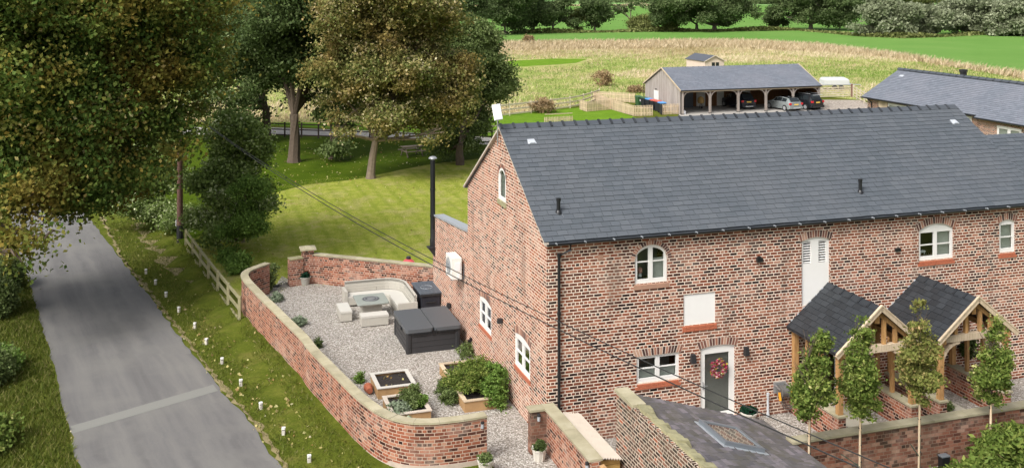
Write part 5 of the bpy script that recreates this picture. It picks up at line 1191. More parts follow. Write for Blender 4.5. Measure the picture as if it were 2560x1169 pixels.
for i, (x, y, b_, l_, s_) in enumerate(((13.3, 107.5, 'bin_green', 'bin_green', 'green wheelie bin at the far left of the bin row'), (13.75, 106.3, 'bin_black', 'bin_green', 'black wheelie bin with a green lid beside the green bin'), (14.1, 105.2, 'bin_black', 'lid_blue', 'black wheelie bin with a blue lid, farther of the two'), (14.4, 104.1, 'bin_black', 'lid_red', 'black wheelie bin with a red lid, farther of the two'), (14.75, 103.2, 'bin_black', 'lid_red', 'black wheelie bin with a red lid, nearer of the two'), (14.9, 101.9, 'bin_black', 'lid_blue', 'black wheelie bin with a blue lid, nearest the gap'))): bin_(x, y, b_, l_, s_)
# ================================================================ carport
CP = Vector((16.55, 100.3, 0)); cp = thing('carport', 'open fronted five bay timber carport with slate roof', 'carport', CP, AZ)
CW, CD, EZc, RZc = 15.75, 8.15, 2.5, 4.32; pc = (RZc-EZc)/(CD/2); cc = 1/math.sqrt(1+pc*pc); scn = pc*cc
def boards(mb, M, a0, a1, top, w=.17, b0=0, d=.03):
    n = int((a1-a0)/w)
    for i in range(n):
        a = a0+(a1-a0)*i/n; b = a0+(a1-a0)*(i+1)/n-.012; mb.hexa([M(a, b0, d), M(b, b0, d), M(b, b0, 0), M(a, b0, 0)], [M(a, top(a), d), M(b, top(b), d), M(b, top(b), 0), M(a, top(a), 0)])
mb = MB(); boards(mb, lambda a, b, d: (d-.03, a, b), 0, CD, lambda a: EZc-.06+pc*min(a, CD-a)); mb.box(.01, .06, .02, CD-.02, 0, EZc-.1); mb.build('gable_cladding', 'cladding', cp)
mb = MB(); boards(mb, lambda a, b, d: (CW+d, a, b), 0, CD, lambda a: EZc-.06+pc*min(a, CD-a)); mb.build('gable_cladding', 'cladding', cp)
mb = MB(); mb.box(0, CW, CD-2.6, CD-2.55, 0, 2.6); mb.box(CW-.1, CW-.06, .1, CD-2.6, 0, 2.5); mb.box(.07, .1, .1, CD-2.6, 0, 2.5); mb.build('inner_wall', 'inner_board', cp)
mb = MB(); slates(mb, lambda a, y, h: (-.15+a, -.2+y*cc-h*scn, EZc-.1+y*scn+h*cc), CW+.3, (CD/2+.2)/cc, .25, .4, seed=61)
for sg in (0, 1):
    y = lambda q: q if sg == 0 else CD-q
    A = [(-.14, y(-.2), EZc-.14), (CW+.14, y(-.2), EZc-.14), (CW+.14, CD/2, RZc-.06), (-.14, CD/2, RZc-.06)]; mb.hexa([(p[0], p[1], p[2]-.06) for p in A], A, r=.4)
mb.build('slate_roof', 'slate_pale', cp)
mb = MB(); ridge(mb, lambda a, y, z: (-.15+a, CD/2+y, RZc+z-.03), CW+.3, .6, .12, .03, .08); mb.build('ridge_tiles', 'slate', cp)
mb = MB()
for sg in (0, 1):
    y = lambda q: q if sg == 0 else CD-q
    for x in (-.2, CW+.15): mb.bar((x+.02, y(-.25), EZc-.16), (x+.02, CD/2, RZc-.0), .04, .14)
mb.build('verge_board', 'pale_oak', cp)
mb = MB(); mb.box(-.1, CW+.1, -.1, .08, EZc-.32, EZc-.12); mb.build('front_beam', 'pale_oak', cp)
gutter(cp, -.2, CW+.2, -.26, EZc-.12, .06, clips=False); gutter(cp, -.2, CW+.2, CD+.26, EZc-.12, .06, clips=False)
for yy in (-.2, CD+.05): mb = MB(); mb.tube([(-.12, yy, EZc-.15), (-.12, yy+.06, EZc-.3), (-.12, yy+.06, .1)], .045, 8); mb.build('downpipe', 'black_plastic', cp)
for i in range(6):
    x = CW*i/5; x = min(max(x, .12), CW-.1); mb = MB(); mb.box(x-.1, x+.1, -.1, .1, .08, EZc-.32); p = mb.build('post', 'weathered', cp)
    mb = MB(); mb.box(x-.13, x+.13, -.13, .13, 0, .08); mb.build('post_foot', 'black_matt', cp)
    for sg in (-1, 1):
        if (i == 0 and sg < 0) or (i == 5 and sg > 0): continue
        mb = MB(); pts = [(x+sg*(.08+.62*(1-math.cos(q))), 0, EZc-.32-.72+.72*math.sin(q)) for q in [k*math.pi/2/6 for k in range(7)]]
        for a, b in zip(pts, pts[1:]): mb.bar(a, b, .09, .1, up=(0, 1, 0))
        mb.build('brace', 'weathered', cp)
ly = CD-2.6
for x0, x1, z1, m_ in ((1.75, 2.65, 2.0, 'white_paint'), (4.6, 5.6, 2.1, 'blind'), (7.0, 7.8, 2.0, 'blind'), (10.1, 10.95, 2.0, 'blind')):
    mb = MB(); mb.box(x0, x1, ly-.06, ly-.01, .05, z1); mb.build('door', m_, cp)
mb = MB(); mb.box(-.075, -.035, 4.95, 5.95, .7, 1.85); mb.build('hatch', 'white_paint', cp)
mb = MB(); mb.box(-.1, -.04, 5.4, 5.6, 1.95, 2.05); mb.build('gable_lamp', 'black_matt', cp)
def cw(x, y, z=0): p = CP+E1*x+E2*y; return (p.x, p.y, z)
o = thing('dark_cabinet', 'dark blue grey upright cover stored at the back of the carport', 'cover', cw(3.4, 5.1), AZ); mb = MB(); mb.prism(rrect(-.5, .5, -.25, .25, .1), 0, 1.9); mb.build('cover', 'grey_deck', o, bevel=.05)
o = thing('garden_bundle', 'yellow brown bundled garden gear leaning by the carport back wall', 'garden gear', cw(4.3, 4.0), AZ); mb = MB(); mb.lathe([(0, .5), (.3, .55), (.38, .8), (.3, 1.1), (.1, 1.25)], n=9); mb.build('bundle', 'cork', o, smooth=True); mb = MB(); mb.tube([(-.2, 0, 0), (-.05, 0, .6)], .03, 5); mb.tube([(.2, 0, 0), (.05, 0, .6)], .03, 5); mb.tube([(-.03, -.1, .1), (.03, -.1, .1)], .12, 10); mb.build('stand', 'black_matt', o)
o = thing('stored_bag', 'pinkish beige sack inside the left bay of the carport', 'sack', cw(.9, 4.4), AZ); mb = MB(); mb.lathe([(0, 0), (.45, .05), (.5, .4), (.35, .75), (.1, .85)], n=9, sq=.6); mb.build('bag', 'beige_bag', o, smooth=True)
o = thing('timber_rack', 'timber rack between the parked cars in the carport', 'rack', cw(8.2, 4.7), AZ); mb = MB()
for x in (-.4, .4):
    for y in (-.2, .2): mb.box(x-.03, x+.03, y-.03, y+.03, 0, 1.3)
for z in (.3, .8, 1.25): mb.box(-.45, .45, -.25, .25, z, z+.04)
mb.build('frame', 'picket', o)
o = thing('white_can', 'small white can at the left front post of the carport', 'can', cw(.45, .2), AZ); mb = MB(); mb.lathe([(0, 0), (.13, 0), (.13, .3), (.05, .38), (.05, .42), (0, .42)], n=12); mb.build('body', 'white_plastic', o, smooth=True)
# ================================================================ cars
def car(label, loc, rz, L, Wd, Hh, belt, body, st, roofm=None, estate=False, rack=False):
    o = thing('parked_car', label, 'car', loc, rz, 'cars parked at the carport'); hw = Wd/2
    # stations along y (rear at 0, nose at L): (y, zlow, zbelt, ztop, halfwidth belt, halfwidth top)
    mb = MB(); rings = []
    for y, zl, zb, zt, wb, wt in st:
        wl = wb*.95
        rings.append([(-wl*hw, y*L, zl), (-wb*hw*1.0, y*L, (zl+zb)/2), (-wb*hw*.97, y*L, zb), (-wt*hw, y*L, zt), (0, y*L, zt+.02), (wt*hw, y*L, zt), (wb*hw*.97, y*L, zb), (wb*hw, y*L, (zl+zb)/2), (wl*hw, y*L, zl)])
    for a, b in zip(rings, rings[1:]):
        for k in range(8): mb.face([a[k], a[k+1], b[k+1], b[k]], r=.5)
    mb.face(rings[0], r=.5); mb.face(rings[-1][::-1], r=.5)
    for a, b in zip(rings, rings[1:]): mb.face([a[0], b[0], b[8], a[8]], r=.5)
    mb.build('body', body, o, smooth=True)
    # glasshouse strips: side panels and rear / front screens, 8 mm proud
    g = MB(); cab = [r for r, s_ in zip(rings, st) if s_[3]-s_[2] > .25]; e = .008
    for a, b in zip(cab, cab[1:]):
        for k0, k1, sx in ((2, 3, -1), (6, 5, 1)):
            q = lambda r_, t_: tuple(Vector(r_[k0]).lerp(Vector(r_[k1]), t_)+Vector((sx*e*2, 0, e)))
            A_, B_ = Vector(q(a, .1)), Vector(q(a, .82)); C_, D_ = Vector(q(b, .82)), Vector(q(b, .1))
            g.face([A_.lerp(D_, .04), B_.lerp(C_, .04), C_.lerp(B_, .04), D_.lerp(A_, .04)], r=.5)
    g.build('side_window', 'car_glass', o)
    def screen(i, j, f0, f1, off, nm):
        a, b = rings[i], rings[j]; g = MB(); P_ = []
        lo = [Vector(a[2]).lerp(Vector(a[3]), f0), Vector(a[6]).lerp(Vector(a[5]), f0)]
        pts = [Vector(a[3]).lerp(Vector(b[3]), f0), Vector(a[5]).lerp(Vector(b[5]), f0), Vector(a[5]).lerp(Vector(b[5]), f1), Vector(a[3]).lerp(Vector(b[3]), f1)]
        c = sum(pts, Vector())/4; pts = [c+(p-c)*.88+Vector((0, off, .035)) for p in pts]; g.face(pts, r=.5); g.build(nm, 'car_glass', o)
    screen(1, 2, .0, 1, -.012, 'rear_window'); screen(-4, -3, 0, 1, .01, 'windscreen')
    for y in (.19, .81):
        for sx in (-1, 1):
            w = MB(); x = sx*(hw*.93); w.tube([(x-.1, y*L, .31), (x+.1, y*L, .31)], .31, 20); wh = w.build('wheel', 'rubber', o)
            w = MB(); w.tube([(x+sx*.08, y*L, .31), (x+sx*.105, y*L, .31)], .2, 14); w.build('rim', 'silver', wh)
    y0 = rings[0][2][1]
    for sx in (-1, 1):
        t = MB(); t.box(sx*hw*.83-.12, sx*hw*.83+.12, y0-.03, y0+.1, belt-.22, belt-.02); t.build('tail_light', 'tail_red', o, bevel=.03)
    t = MB(); t.box(-.26, .26, y0-.035, y0-.01, belt-.26, belt-.14); t.build('number_plate', 'plate_yellow', o)
    t = MB(); t.box(-hw*.9, hw*.9, y0-.1, y0+.1, .28, .5); t.build('bumper', body, o, bevel=.04)
    t = MB(); t.box(-hw*.5, hw*.5, y0-.12, y0-.09, .3, .4); t.build('bumper_trim', 'silver' if not estate else 'black_matt', o)
    t = MB()
    for sx in (-1, 1): t.box(sx*hw+(-.14 if sx < 0 else 0), sx*hw+(0 if sx < 0 else .14), L*.62, L*.62+.1, belt-.02, belt+.12)
    t.build('wing_mirror', body, o, bevel=.02)
    if roofm:
        t = MB()
        for a, b in zip(cab[:-1], cab[1:]): t.face([Vector(a[3])+Vector((0, 0, .012)), Vector(a[4])+Vector((0, 0, .012)), Vector(a[5])+Vector((0, 0, .012)), Vector(b[5])+Vector((0, 0, .012)), Vector(b[4])+Vector((0, 0, .012)), Vector(b[3])+Vector((0, 0, .012))], r=.5)
        t.build('roof_panel', roofm, o)
    if rack: t = MB(); [t.bar((sx*hw*.62, L*.12, Hh+.02), (sx*hw*.62, L*.5, Hh+.05), .04, .04) for sx in (-1, 1)]; t.box(-hw*.7, hw*.7, -.04, .12, Hh-.08, Hh-.04); t.build('roof_rail', 'silver', o)
    return o
suv = [(0, .35, .98, .99, .88, .8), (.03, .25, 1.0, 1.02, .97, .78), (.12, .22, 1.0, 1.56, 1.0, .68), (.3, .22, .98, 1.62, 1.0, .7), (.52, .22, .96, 1.58, 1.0, .68), (.64, .22, .95, 1.42, 1.0, .66), (.76, .22, .94, .98, 1.0, .78), (.93, .22, .86, .9, .96, .75), (1, .3, .66, .7, .8, .65)]
mini = [(0, .3, .84, .86, .86, .78), (.03, .22, .88, .9, .96, .76), (.14, .2, .9, 1.3, 1.0, .7), (.32, .2, .9, 1.38, 1.0, .72), (.52, .2, .89, 1.36, 1.0, .7), (.64, .2, .88, 1.24, 1.0, .68), (.73, .2, .87, .92, 1.0, .78), (.93, .2, .78, .82, .95, .72), (1, .3, .6, .64, .78, .6)]
def at_(u, v): return G(u, v)
car('dark navy hatchback parked nose in between the middle posts of the carport', Vector((24.1, 104.3, 0)), AZ+.03, 4.1, 1.77, 1.6, 1.0, 'car_navy', suv)
car('light grey hatchback with a dark roof sticking out of the carport', Vector((28.55, 103.0, 0)), AZ+.12, 3.85, 1.73, 1.38, .88, 'car_grey', mini, roofm='car_black')
car('black sport utility car in the right hand bay of the carport', Vector((31.0, 103.9, 0)), AZ+.22, 4.35, 1.82, 1.62, 1.0, 'car_black', suv, estate=True, rack=True)
# flatbed trailer behind the gate
o = thing('livestock_trailer', 'pale grey covered trailer standing in the meadow behind the gate', 'trailer', (37.4, 123.5, 0), .05)
mb = MB(); mb.box(.2, 3.3, 0, 1.7, .75, 1.2); mb.hexa([(.2, 0, 1.21), (3.3, 0, 1.21), (3.3, 1.7, 1.21), (.2, 1.7, 1.21)], [(.35, .1, 1.45), (3.1, .1, 1.4), (3.1, 1.5, 1.5), (.35, 1.5, 1.5)]); mb.build('cover', 'grey_tarp', o, bevel=.05)
mb = MB(); mb.box(0, 3.9, -.05, 1.75, .62, .74); mb.bar((3.7, .85, .66), (5.0, .85, .6), .1, .1); mb.build('chassis', 'silver', o)
for x in (1.5, 2.3): mb = MB(); mb.tube([(x, -.1, .32), (x, .12, .32)], .32, 14); mb.build('wheel', 'rubber', o)
# ================================================================ garden shed beyond the carport
o = thing('garden_shed', 'small pale timber shed with dark felt roof behind the carport', 'shed', (27.4, 145.7, 0), AZ)
mb = MB(); mb.box(0, 3.05, 0, 5.6, 0, 1.95); mb.face([(0, -.001, 1.95), (3.05, -.001, 1.95), (1.52, -.001, 2.65)]); mb.face([(0, 5.6, 1.95), (3.05, 5.6, 1.95), (1.52, 5.6, 2.65)]); mb.build('wall', 'shed_board', o)
for sg in (0, 1):
    x = lambda q: q if sg == 0 else 3.05-q
    A = [(x(-.15), -.2, 1.9), (x(-.15), 5.8, 1.9), (1.525, 5.8, 2.7), (1.525, -.2, 2.7)]; mb = MB(); mb.hexa([(p[0], p[1], p[2]-.05) for p in A], A); mb.build('felt_roof', 'felt', o)
    mb = MB(); mb.bar((x(-.18), -.22, 1.85), (1.525, -.22, 2.68), .03, .12); mb.build('fascia', 'pale_timber', o)
for x in (1.1, 1.75): mb = MB(); mb.box(x, x+.5, -.02, -.005, 1.1, 1.7); mb.build('window', 'car_glass', o); 
mb = MB(); mb.box(1.0, 1.06, -.04, -.006, 1.0, 1.8); mb.box(1.64, 1.7, -.04, -.006, 1.0, 1.8); mb.box(2.28, 2.34, -.04, -.006, 1.0, 1.8); mb.build('window_frame', 'pale_timber', o)
# ================================================================ right hand barn (long slate roof, turned away)
B2 = Vector((32.8, 95.5, 0)); o = thing('converted_barn', 'single storey brick barn with a long slate roof at the right', 'house', B2, AZ); b2 = o
E2z, R2z, W2 = 2.35, 4.7, 4.07; p2 = (R2z-E2z)/W2; c2 = 1/math.sqrt(1+p2*p2); s2 = p2*c2; LA = 14.3; LB = 40
MB2 = lambda a, b, d: (.25+d, -a, b)              # west wall, a runs towards the camera
ow = [(3.1, 5.6, .3, 2.05, 0), (11.9, 13.4, .9, 2.05, 0)]
mb = MB(); wallface(mb, MB2, .15, LA+.2, -.2, E2z, ow); mb.face([(.25, -.15, 0), (2*W2, -.15, 0), (2*W2, -.15, E2z), (W2, -.15, R2z-.1), (.25, -.15, E2z)]); mb.build('wall', 'old_brick', o)
MB3 = lambda a, b, d: (.0+d, -a, b)
ow3 = [(16.4, 18.8, .75, 1.75, 0)]
mb = MB(); wallface(mb, MB3, LA+.1, LB, -.2, E2z-.16, ow3); mb.face([(.0, -LA-.1, 0), (.3, -LA-.1, 0), (.3, -LA-.1, E2z-.1), (.0, -LA-.1, E2z-.16)]); mb.build('wall', 'old_brick', o)
mb = MB(); boards(mb, lambda a, b, d: (.2+d, -a, b), 1.8, 3.0, lambda a: E2z-.1, .2, 0, .04); boards(mb, lambda a, b, d: (.2+d, -a, b), 10.3, 11.85, lambda a: E2z-.1, .2, 0, .04); mb.build('cladding', 'pale_oak', o)
window(o, MB2, ow[0], two(*ow[0][:4], fw=.14, top=.2), lintel=False, d0=-.05, blinds=(0, 1)); window(o, MB2, ow[1], [(12.1, 13.2, 1.0, 1.85)], lintel=False, d0=-.05, blinds=(0,)); window(o, MB3, ow3[0], two(*ow3[0][:4], fw=.18, mull=.3, top=.2), lintel=False, d0=-.05, blinds=(0, 1))
def M2(x_off, z_off): return lambda a, y, h: (-.12+x_off+y*c2-h*s2, .25-a, E2z-.06+z_off+y*s2+h*c2)
mb = MB(); slates(mb, lambda a, y, h: (-.12+y*c2-h*s2, .25-a, E2z-.06+y*s2+h*c2), LA+.25, (W2+.12)/c2, .24, .36, seed=71, th=.02)
lo = .5/c2
slates(mb, lambda a, y, h: (-.37+y*c2-h*s2, -LA-a, E2z-.06-.25*p2+y*s2+h*c2), LB-LA, (W2+.37)/c2, .24, .36, seed=72, th=.02)
for y0_, y1_, xo in ((.25, -LA, -.1), (-LA, -LB, -.35)):
    A = [(xo, y0_, E2z-.1+(xo+.1)*p2), (W2, y0_, R2z-.07), (W2, y1_, R2z-.07), (xo, y1_, E2z-.1+(xo+.1)*p2)]; mb.hexa([(p[0], p[1], p[2]-.06) for p in A], A, r=.3)
A = [(W2, .25, R2z-.07), (2*W2+.1, .25, E2z-.1), (2*W2+.1, -LB, E2z-.1), (W2, -LB, R2z-.07)]; mb.hexa([(p[0], p[1], p[2]-.06) for p in A], A, r=.3)
mb.build('slate_roof', 'slate_pale', o)
mb = MB(); ridge(mb, lambda a, y, z: (W2+y, .25-a, R2z+z+.04), 24, .85, .22, .14, .16, .03); mb.build('ridge_tiles', 'slate_ridge', o)
mb = MB(); mb.tube([(-.18, .3, E2z-.12), (-.18, -LA, E2z-.12)], .06, 8); mb.tube([(-.43, -LA, E2z-.26), (-.43, -LB, E2z-.26)], .06, 8); mb.build('gutter', 'black_plastic', o)
mb = MB(); mb.tube([(-.18, -.6, E2z-.12), (-.1, -.75, E2z-.25), (.15, -.85, E2z-.5), (.15, -.85, 0)], .05, 8); mb.build('downpipe', 'black_plastic', o)
mb = MB(); mb.box(W2+.1, W2+.5, -8.0, -7.6, R2z-.3, R2z+.55); mb.box(W2+.05, W2+.55, -8.05, -7.55, R2z+.4, R2z+.62); mb.build('flue', 'black_matt', o)
mb = MB(); M_ = M2(0, 0); mb.hexa([M_(1.2, 3.7, 0), M_(1.7, 3.7, 0), M_(1.7, 4.0, 0), M_(1.2, 4.0, 0)], [M_(1.2, 3.7, .06), M_(1.7, 3.7, .06), M_(1.7, 4.0, .04), M_(1.2, 4.0, .04)]); mb.build('roof_vent', 'flashing', o)
# cross wing whose higher roof enters at the picture's right edge
rr0 = 17.5
mb = MB(); A = [(W2-1.0, -rr0+1.6, R2z-.6), (W2+12, -rr0+1.6, R2z-.6), (W2+12, -rr0-2.2, R2z+1.5), (W2+1.2, -rr0-2.2, R2z+1.5)]; mb.hexa([(p[0], p[1], p[2]-.1) for p in A], A, r=.5)
A = [(W2+1.2, -rr0-2.2, R2z+1.5), (W2+12, -rr0-2.2, R2z+1.5), (W2+12, -rr0-6.4, R2z-.8), (W2-1.2, -rr0-6.4, R2z-.8)]; mb.hexa([(p[0], p[1], p[2]-.1) for p in A], A, r=.6); mb.face([(W2-1.0, -rr0+1.6, R2z-.7), (W2+1.2, -rr0-2.2, R2z+1.4), (W2-1.2, -rr0-6.4, R2z-.9)])
mb.build('cross_roof', 'slate_pale', o)
# picnic bench under the trees
plain('bench_wood', (.15, .12, .09), .9)
o = thing('picnic_bench', 'weathered picnic bench in the shade beneath the maple', 'bench', G(1030, 390), .5)
mb = MB(); mb.box(-.8, .8, -.35, .35, .7, .75); mb.build('tabletop', 'bench_wood', o)
for y in (-.7, .7): mb = MB(); mb.box(-.8, .8, y-.13, y+.13, .42, .46); mb.build('seat', 'bench_wood', o)
for x in (-.6, .6):
    for sg in (-1, 1): mb = MB(); mb.bar((x, sg*.65, 0), (x, sg*.2, .7), .05, .1); mb.build('leg', 'bench_wood', o)
    mb = MB(); mb.bar((x, -.8, .4), (x, .8, .4), .05, .09); mb.build('bearer', 'bench_wood', o)

# ================================================================ trees and plants
def cb(*a, **k): return BL(*a, **k)
tree('sycamore_tree', 'huge dark sycamore overhanging the lane at the left', (-22.8, 41, 0),
     [cb(120, 120, 42, 230, sz=.8), cb(350, 90, 42, 190, sz=.8), cb(440, 200, 43, 110), cb(100, 330, 40, 190, sz=.8), cb(310, 320, 41, 150, sz=.8), cb(60, 530, 37, 110, sz=.85), cb(20, 640, 35, 70, sz=.6), cb(170, 480, 39, 105, sz=.7), cb(300, 450, 42, 110, sz=.7), cb(-60, 420, 38, 180), cb(-40, 100, 38, 220), cb(420, 20, 44, 140, sz=.8), cb(200, -60, 42, 250, sz=.7), cb(110, 600, 36, 60, sz=.5), cb(220, 400, 42, 120, sz=.8), cb(290, 400, 44, 60)],
     'leaf_sycamore', 'bark_dark', .55, 2900, 92, .9, .12, 101, 'trees by the lane and lawn', hfork=.4, inner=.34)
tree('hedge_tree', 'dark green hedge tree behind the telegraph pole', GR(395, 575), [cb(405, 480, 55, 55, sz=1.2), cb(370, 530, 54, 48, sz=.8), cb(430, 400, 56.5, 50, sz=1.2), cb(385, 400, 56, 50), cb(470, 530, 54, 34, sz=1.2), cb(425, 545, 53, 26, sz=.8), cb(350, 470, 55, 45), cb(320, 505, 54, 40, sz=.8)],
     'leaf_ivy', 'bark_dark', .15, 560, 80, .5, .085, 102, 'trees by the lane and lawn')
tree('ivy_tree', 'dense leafy ivy clad tree between the pole and the lawn', G(585, 600), [cb(580, 390, 50, 66, sz=1.2), cb(555, 500, 49.5, 70, sz=1.1), cb(615, 500, 49, 46, sz=1.1), cb(560, 280, 51, 50, sz=1.2), cb(625, 410, 51, 38), cb(535, 400, 51, 50, sz=1.3), cb(560, 580, 48.5, 48, sz=.6), cb(510, 540, 50, 30, sz=1.2), cb(600, 320, 50, 34)],
     'leaf_ivy', 'bark_dark', .3, 1000, 75, .5, .11, 103, 'trees by the lane and lawn', inner=.4)
tree('young_tree', 'small light green tree at the edge of the mown lawn', G(608, 605), [cb(615, 500, 47.5, 38, sz=1.2), cb(600, 560, 47.3, 42, sz=.6), cb(635, 560, 47.5, 28, sz=.7)], 'leaf_bright', 'bark', .07, 200, 60, .36, .07, 104, 'trees by the lane and lawn', inner=.25)
tree('ash_tree', 'tall dark tree with several stems at the far side of the lawn', G(735, 405), [cb(720, 40, 74, 130), cb(820, 30, 77, 110), cb(760, 150, 74, 95, sz=.8), cb(690, 170, 75, 80), cb(830, 150, 77, 70), cb(790, 235, 76, 60, sz=.6), cb(640, 60, 76, 100), cb(720, 240, 75, 55, sz=.5)],
     'leaf_dark', 'bark_dark', .42, 1700, 62, .85, .16, 105, 'trees by the lane and lawn', hfork=.45)
tree('ash_tree', 'dark tree behind the ivy clad tree with a leaning trunk', G(665, 350), [cb(600, 60, 83, 120), cb(560, 190, 82, 90), cb(640, 190, 84, 80), cb(660, 270, 84, 40, sz=.5), cb(520, 60, 86, 110), cb(570, 280, 82, 60)],
     'leaf_dark', 'bark_dark', .4, 1100, 60, .9, .17, 106, 'trees by the lane and lawn', hfork=.45)
tree('maple_tree', 'golden brown maple with a pale trunk on the lawn', G(927, 446), [cb(960, 50, 67, 140, sz=.8), cb(900, 150, 67, 100), cb(1040, 130, 67, 110, sz=.9), cb(860, 250, 66.5, 55, sz=.9), cb(1000, 230, 67, 115, sz=.8), cb(920, 270, 66.5, 62, sz=.8), cb(1100, 200, 68, 80, sz=.9), cb(1040, 300, 66.5, 75, sz=.7), cb(980, -50, 67, 120), cb(1130, 260, 68, 45), cb(850, 330, 66, 26, sz=1.1), cb(1110, 330, 66, 40, sz=.9), cb(1070, 350, 65.5, 28, sz=.8), cb(960, 330, 66, 26, sz=.6), cb(1160, 180, 68, 36)],
     'leaf_maple', 'bark', .27, 2500, 75, .7, .13, 107, 'trees by the lane and lawn', hfork=.42, lean=(.3, 0))
tree('slender_tree', 'thin leaning dark tree with drooping pale leaves left of the maple', G(828, 398), [cb(855, 250, 75, 45), cb(840, 372, 74, 24), cb(870, 310, 75, 26), cb(825, 300, 75, 22)], 'leaf_mid', 'bark_dark', .2, 170, 50, .7, .14, 108, 'trees by the lane and lawn', inner=.1)
tree('lime_tree', 'rounded green tree standing right of the maple before the meadow', G(1150, 412), [cb(1195, 150, 78, 75), cb(1225, 230, 78, 52), cb(1170, 250, 77, 70), cb(1150, 340, 75, 55, sz=.8), cb(1195, 320, 76, 36), cb(1120, 380, 73, 32, sz=.7), cb(1170, 90, 79, 45)],
     'leaf_mid', 'bark_dark', .3, 1200, 70, .65, .125, 109, 'trees by the lane and lawn', inner=.35)
def far(name, label, u, v, lobes, mat, seed, n=300, r0=.35, ls=.36, cs=1.3, hf=.3, inner=.3, per=48, bark='bark_far'):
    Y = F*CH/(v-V0); tree(name, label, G(u, v), [cb(a, b, Y+dy, r, sz=sz) for a, b, r, sz, dy in lobes], mat, bark, r0, n, per, cs, ls, seed, 'trees along the field hedge', hfork=hf, inner=inner)
far('oak_tree', 'dark field tree showing beyond the maple crown', 1110, 84, [(1110, 30, 45, 1, -20), (1085, -20, 50, 1, -20), (1130, -30, 50, 1, -20)], 'leaf_far', 201, 400)
far('oak_tree', 'broad dark green field tree at the left of the hedge line', 1262, 86, [(1240, 20, 60, .8, 0), (1290, 10, 55, .9, 0), (1200, 25, 45, .7, 0), (1270, -40, 70, .8, 0), (1280, 60, 34, .7, 0), (1180, 45, 26, .6, 0)], 'leaf_far', 202, 800)
far('hawthorn_tree', 'small round tree next to the broad dark field tree', 1335, 82, [(1340, 30, 42, .9, 0), (1335, 0, 32, 1, 0), (1322, 60, 22, .7, 0)], 'leaf_far', 203, 300)
far('hawthorn_tree', 'spreading low tree with a forked trunk in the hedge line', 1382, 82, [(1385, 35, 34, .8, 0), (1415, 45, 26, .7, 0), (1400, 10, 30, .9, 0), (1360, 42, 24, .7, 0)], 'leaf_far', 204, 300)
far('elder_bush', 'small yellow tinged bush between two hedge line trees', 1441, 80, [(1440, 50, 15, 1.3, 0), (1443, 66, 14, .9, 0)], 'leaf_far_olive', 205, 90)
far('hawthorn_tree', 'round topped tree standing alone right of the yellow bush', 1487, 80, [(1487, 30, 40, .9, 0), (1465, 48, 26, .8, 0), (1510, 48, 26, .8, 0), (1485, 0, 26, .9, 0)], 'leaf_far', 206, 380)
Yb = F*CH/(112.); o = thing('bare_tree', 'half bare tree with twisted pale branches in the hedge line', 'tree', G(1575, 77), 0, 'trees along the field hedge')
mb = MB(); rg = random.Random(9)
def br(p, d, l, r, k):
    q = p+d*l; mb.tube([p, p.lerp(q, .5)+Vector((rg.uniform(-.2, .2)*l*.4, 0, rg.uniform(-.1, .2)*l*.4)), q], [r, r*.8, r*.6], 5)
    if k:
        for _ in range(3): br(q, (d+Vector((rg.uniform(-1, 1), rg.uniform(-.6, .6), rg.uniform(-.35, .7)))).normalized(), l*.68, r*.55, k-1)
br(Vector((0, 0, 0)), Vector((0, 0, 1)), 3.2, .38, 4); mb.build('trunk', 'bark', o)
P_, tn = cloud([((-3, 0, 6), (2, 2, 1.2)), ((2, 0, 7), (2, 2, 1))], 30, 24, 1, 77); cards('crown', P_, .45, 'leaf_far', o, 77, r=tn)
far('field_bush', 'grey green bush below the half bare tree', 1612, 78, [(1610, 55, 24, .8, 0), (1635, 45, 30, .9, 0), (1590, 62, 15, .7, 0), (1660, 60, 24, .7, 0)], 'leaf_far_olive', 208, 260)
far('oak_tree', 'large old oak with a thick trunk above the carport', 1786, 78, [(1790, 0, 65, .8, 0), (1730, 10, 60, .8, 0), (1840, 15, 52, .8, 0), (1690, 30, 40, .9, 0), (1850, 50, 22, .8, 0), (1770, 42, 24, .5, 0), (1815, 45, 26, .6, 0), (1720, 48, 20, .6, 0)], 'leaf_far', 209, 1000, r0=.7)
far('oak_tree', 'second oak trunk sharing the crown above the carport', 1742, 78, [(1745, 15, 50, .8, -8), (1700, 40, 34, .8, -8), (1670, 20, 40, .8, -8)], 'leaf_far', 210, 460, r0=.5)
far('field_bush', 'small round isolated bush on the field edge', 1939, 74, [(1939, 47, 20, 1, 0), (1934, 36, 14, .9, 0), (1952, 56, 12, .8, 0)], 'leaf_far', 211, 150, r0=.15)
far('oak_tree', 'great dark oak overhanging the field right of the isolated bush', 2027, 76, [(2030, 0, 70, .8, 0), (1980, 20, 50, .7, 0), (2090, 15, 60, .8, 0), (1965, 45, 22, .5, 0), (2060, 50, 24, .5, 0), (2110, 50, 34, .7, 0), (2010, -30, 80, .7, 0), (2140, 30, 30, .8, 0)], 'leaf_far', 212, 1100, r0=.7)
